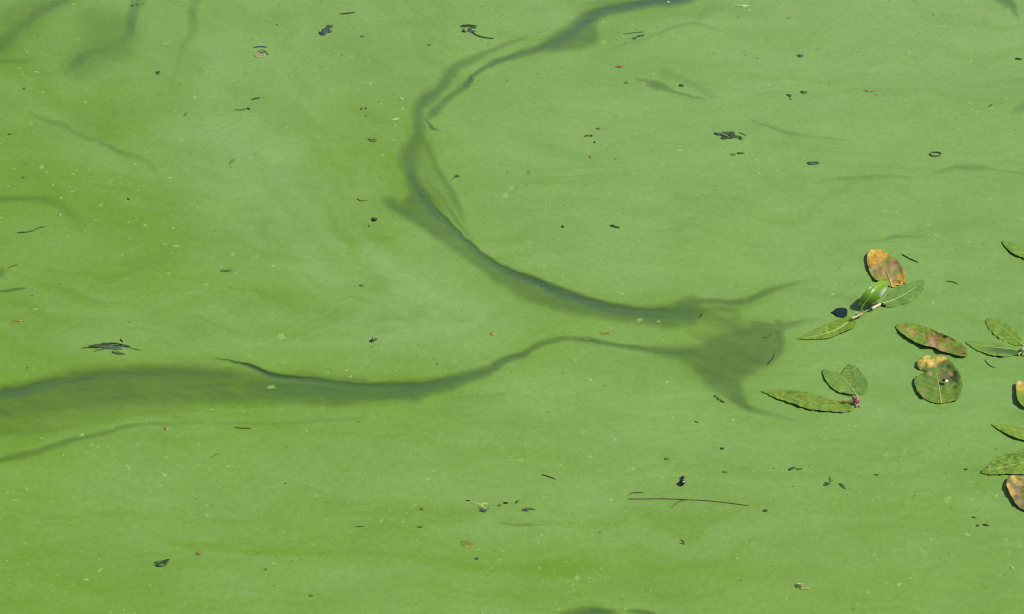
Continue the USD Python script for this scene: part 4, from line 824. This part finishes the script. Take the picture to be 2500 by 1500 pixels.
scrap('dark_speck', 'debris', 'black crumb right of the pale yellow scrap', 1235, 1228, 15, 6, DK)
scrap('dark_speck', 'debris', 'second dark crumb from the pale yellow scrap', 1263, 1225, 14, 7, OLV, -.5)
scrap('dark_speck', 'debris', 'faint crumb between the pale yellow scrap and the black crumb', 1219, 1234, 12, 5, OLV)
scrap('dark_seed', 'seed', 'tiny dark bit at the upper left of the pale yellow scrap', 1143, 1222, 12, 4, OLV)
clump('debris_clump', 'debris', 'purplish grey bit at the right end of the crumbs in the lower middle', [(1284, 1245, 18, 9, 0, (.06, .09, .065)), (1298, 1243, 16, 5, .05, OLV)], [], GB, 97)
scrap('faint_leaf', 'leaf', 'faint yellowish squarish leaf scrap sunk in the scum at bottom centre', 1142, 1328, 40, 24, (.235, .31, .045), .3, jag=.35, lift=.0003, thick=.0002, dome=.0002)
scrap('dark_speck', 'debris', 'tiny dark bit below the faint yellowish leaf scrap', 1163, 1364, 12, 5, DB)
twig('short_twig', 'twig', 'tiny orange-tipped twig in the lower right', [(1660, 1317), (1668, 1322), (1672, 1328)], 1.5, BRN, [[(1658, 1326), (1666, 1327), (1672, 1330)]])
clump('snail_shell', 'shell', 'little whitish shell with a dark mouth on a tan patch, bottom right', [(1954, 1426, 16, 7, 0, (.50, .52, .36)), (1947, 1431, 13, 7, .2, (.06, .07, .03)), (1962, 1433, 26, 10, 0, (.30, .34, .10))], [], TAN, 101)
scrap('pale_scrap', 'debris', 'pale whitish bit near the right edge, bottom right', 2471, 1386, 10, 7, (.36, .44, .2), 0)
scrap('red_flake', 'debris', 'rusty flake right of the blue-grey lower left tuft', 485, 1352, 17, 7, (.27, .14, .04), 0)
scrap('orange_flake', 'debris', 'faint orange flake under the lower left swirl', 405, 1047, 15, 8, (.36, .23, .05), 0)
scrap('orange_flake', 'debris', 'faint orange strip between the arc swirl and the lower swirl', 1478, 814, 30, 6, (.32, .22, .05), .05)
scrap('orange_flake', 'debris', 'small orange and yellow crumb left of the lower swirl crest', 1203, 815, 14, 12, (.40, .27, .05), .2)
scrap('orange_flake', 'debris', 'faint orange strip at the left picture edge', 45, 783, 36, 6, (.32, .25, .06), .05)
scrap('pale_scrap', 'debris', 'bright whitish fleck left of the arc swirl', 980, 241, 12, 6, (.62, .75, .38), 0)
scrap('pale_scrap', 'debris', 'pale streak of scum below the bright whitish fleck', 966, 291, 30, 7, (.36, .54, .20), -.2, lift=.0005)
scrap('pale_scrap', 'debris', 'pale streak of scum at the far right of the arc swirl top', 1812, 14, 40, 6, (.36, .53, .20), 0, lift=.0005)
scrap('dark_speck', 'debris', 'flat dark seed-like speck right of the blue-grey tuft in the far left part', 885, 89, 14, 6, OLV)
scrap('dark_speck', 'debris', 'dark speck high at the left between the faint streaks', 59, 216, 10, 6, OLV)
scrap('dark_speck', 'debris', 'flat dark speck near the left edge under the faint streaks', 24, 327, 12, 5, OLV)
scrap('dark_speck', 'debris', 'dark speck near the left edge above the level dark streak', 57, 433, 10, 6, OLV)
scrap('dark_speck', 'debris', 'dark round speck inside the left green expanse', 314, 486, 8, 7, OLV)
clump('debris_clump', 'debris', 'faint olive bit low in the left green expanse', [(546, 661, 14, 6, .1, OLV), (558, 661, 12, 6, -.3, (.09, .17, .04))], [], OLV, 103)
twig('dark_sliver', 'debris', 'long wavy dark sliver near the left edge', [(42, 568), (60, 567), (82, 563), (95, 556), (111, 554)], 2.0, (.055, .115, .035))
twig('dark_sliver', 'debris', 'short slanting dark sliver at the left edge, above the level dark streak', [(21, 653), (32, 649), (44, 645)], 2.0, OLV)
scrap('dark_speck', 'debris', 'soft dark spot left of the arc swirl and above the spiked bit', 883, 697, 14, 8, (.07, .14, .05))
scrap('dark_speck', 'debris', 'dark round crumb in the lower middle left of the pale yellow scrap', 1030, 1243, 14, 8, OLV, .2)
twig('dark_sliver', 'debris', 'fine level sliver, left of the two in the lower middle', [(866, 1287), (878, 1285), (890, 1285)], 1.5, OLV)
twig('dark_sliver', 'debris', 'short level sliver, right of the two in the lower middle', [(1019, 1286), (1027, 1287), (1034, 1285)], 1.9, OLV)
scrap('dark_speck', 'debris', 'flat dark bit at the bottom edge left of centre', 761, 1454, 14, 6, OLV)

# ------------------------------------------------------------------ flecks nobody could count
rng = np.random.default_rng(77)


def flecks(count, size, seed, lift, pick):
    """Tiny domed scraps strewn unevenly over the scum."""
    r = np.random.default_rng(seed)
    P = []
    while len(P) < count:
        q = np.stack([r.uniform(-40, 2540, 4000), r.uniform(-30, 1530, 4000)], 1)
        dens = meshkit.fbm(np.stack([q[:, 0] / 260, q[:, 1] / 160, 0 * q[:, 0]], -1), 3, seed)
        P += list(q[r.random(4000) < smoothstep(.3, .75, dens) * .9 + .08])
    P = np.array(P[:count])
    w0 = at(P[:, 0], P[:, 1])
    ii, jj = np.clip(((w0[:, 1] - y0) / DY).astype(int), 0, n_y - 1), np.clip(((w0[:, 0] + x1) / DX).astype(int), 0, n_x - 1)
    P = P[(thin[ii, jj] < .16) | (r.random(len(P)) < .06)]
    v, f, c, n = [], [], [], 0
    for x, y in P:
        w = size * np.exp(r.normal(0, .45))
        h = w * r.uniform(.3, .75)
        k = r.integers(5, 9)
        th = np.sort(r.uniform(0, 2 * np.pi, k)) if k > 5 else np.linspace(0, 2 * np.pi, k, endpoint=False)
        rad = r.uniform(.65, 1.2, k)
        a = r.normal(0, .35)
        u, s = np.cos(th) * rad * w / 2, np.sin(th) * rad * h / 2
        bx, by = x + u * math.cos(a) - s * math.sin(a), y + u * math.sin(a) + s * math.cos(a)
        pts = at(np.r_[bx, x], np.r_[by, y], np.r_[np.full(k, -.0003), lift])
        tri = np.stack([np.arange(k), (np.arange(k) + 1) % k, np.full(k, k)], 1)
        if np.cross(pts[tri[0, 1]] - pts[tri[0, 0]], pts[tri[0, 2]] - pts[tri[0, 0]])[2] < 0:
            tri = tri[:, ::-1]
        v.append(pts)
        f.append(tri + n)
        c.append(np.tile(pick(r), (k + 1, 1)))
        n += k + 1
    return (np.vstack(v), np.vstack(f)), np.vstack(c)


fm, fc = flecks(2300, 7.0, 5, .0003, lambda r: mix((.125, .245, .04), (.07, .145, .025), r.random() ** 2.6))
tag(obj('dark_flecks', fm, fleck_mat, None, (0, 0, 0), fc), 'countless dark olive flecks strewn thinly all over the algae scum', 'flecks', kind='stuff')
fm, fc = flecks(2100, 11.0, 6, .0003, lambda r: mix((.215, .362, .075), (.28, .43, .13), r.random() ** 2.0))
tag(obj('pale_flecks', fm, fleck_mat, None, (0, 0, 0), fc), 'countless pale green flecks strewn thinly all over the algae scum', 'flecks', kind='stuff')
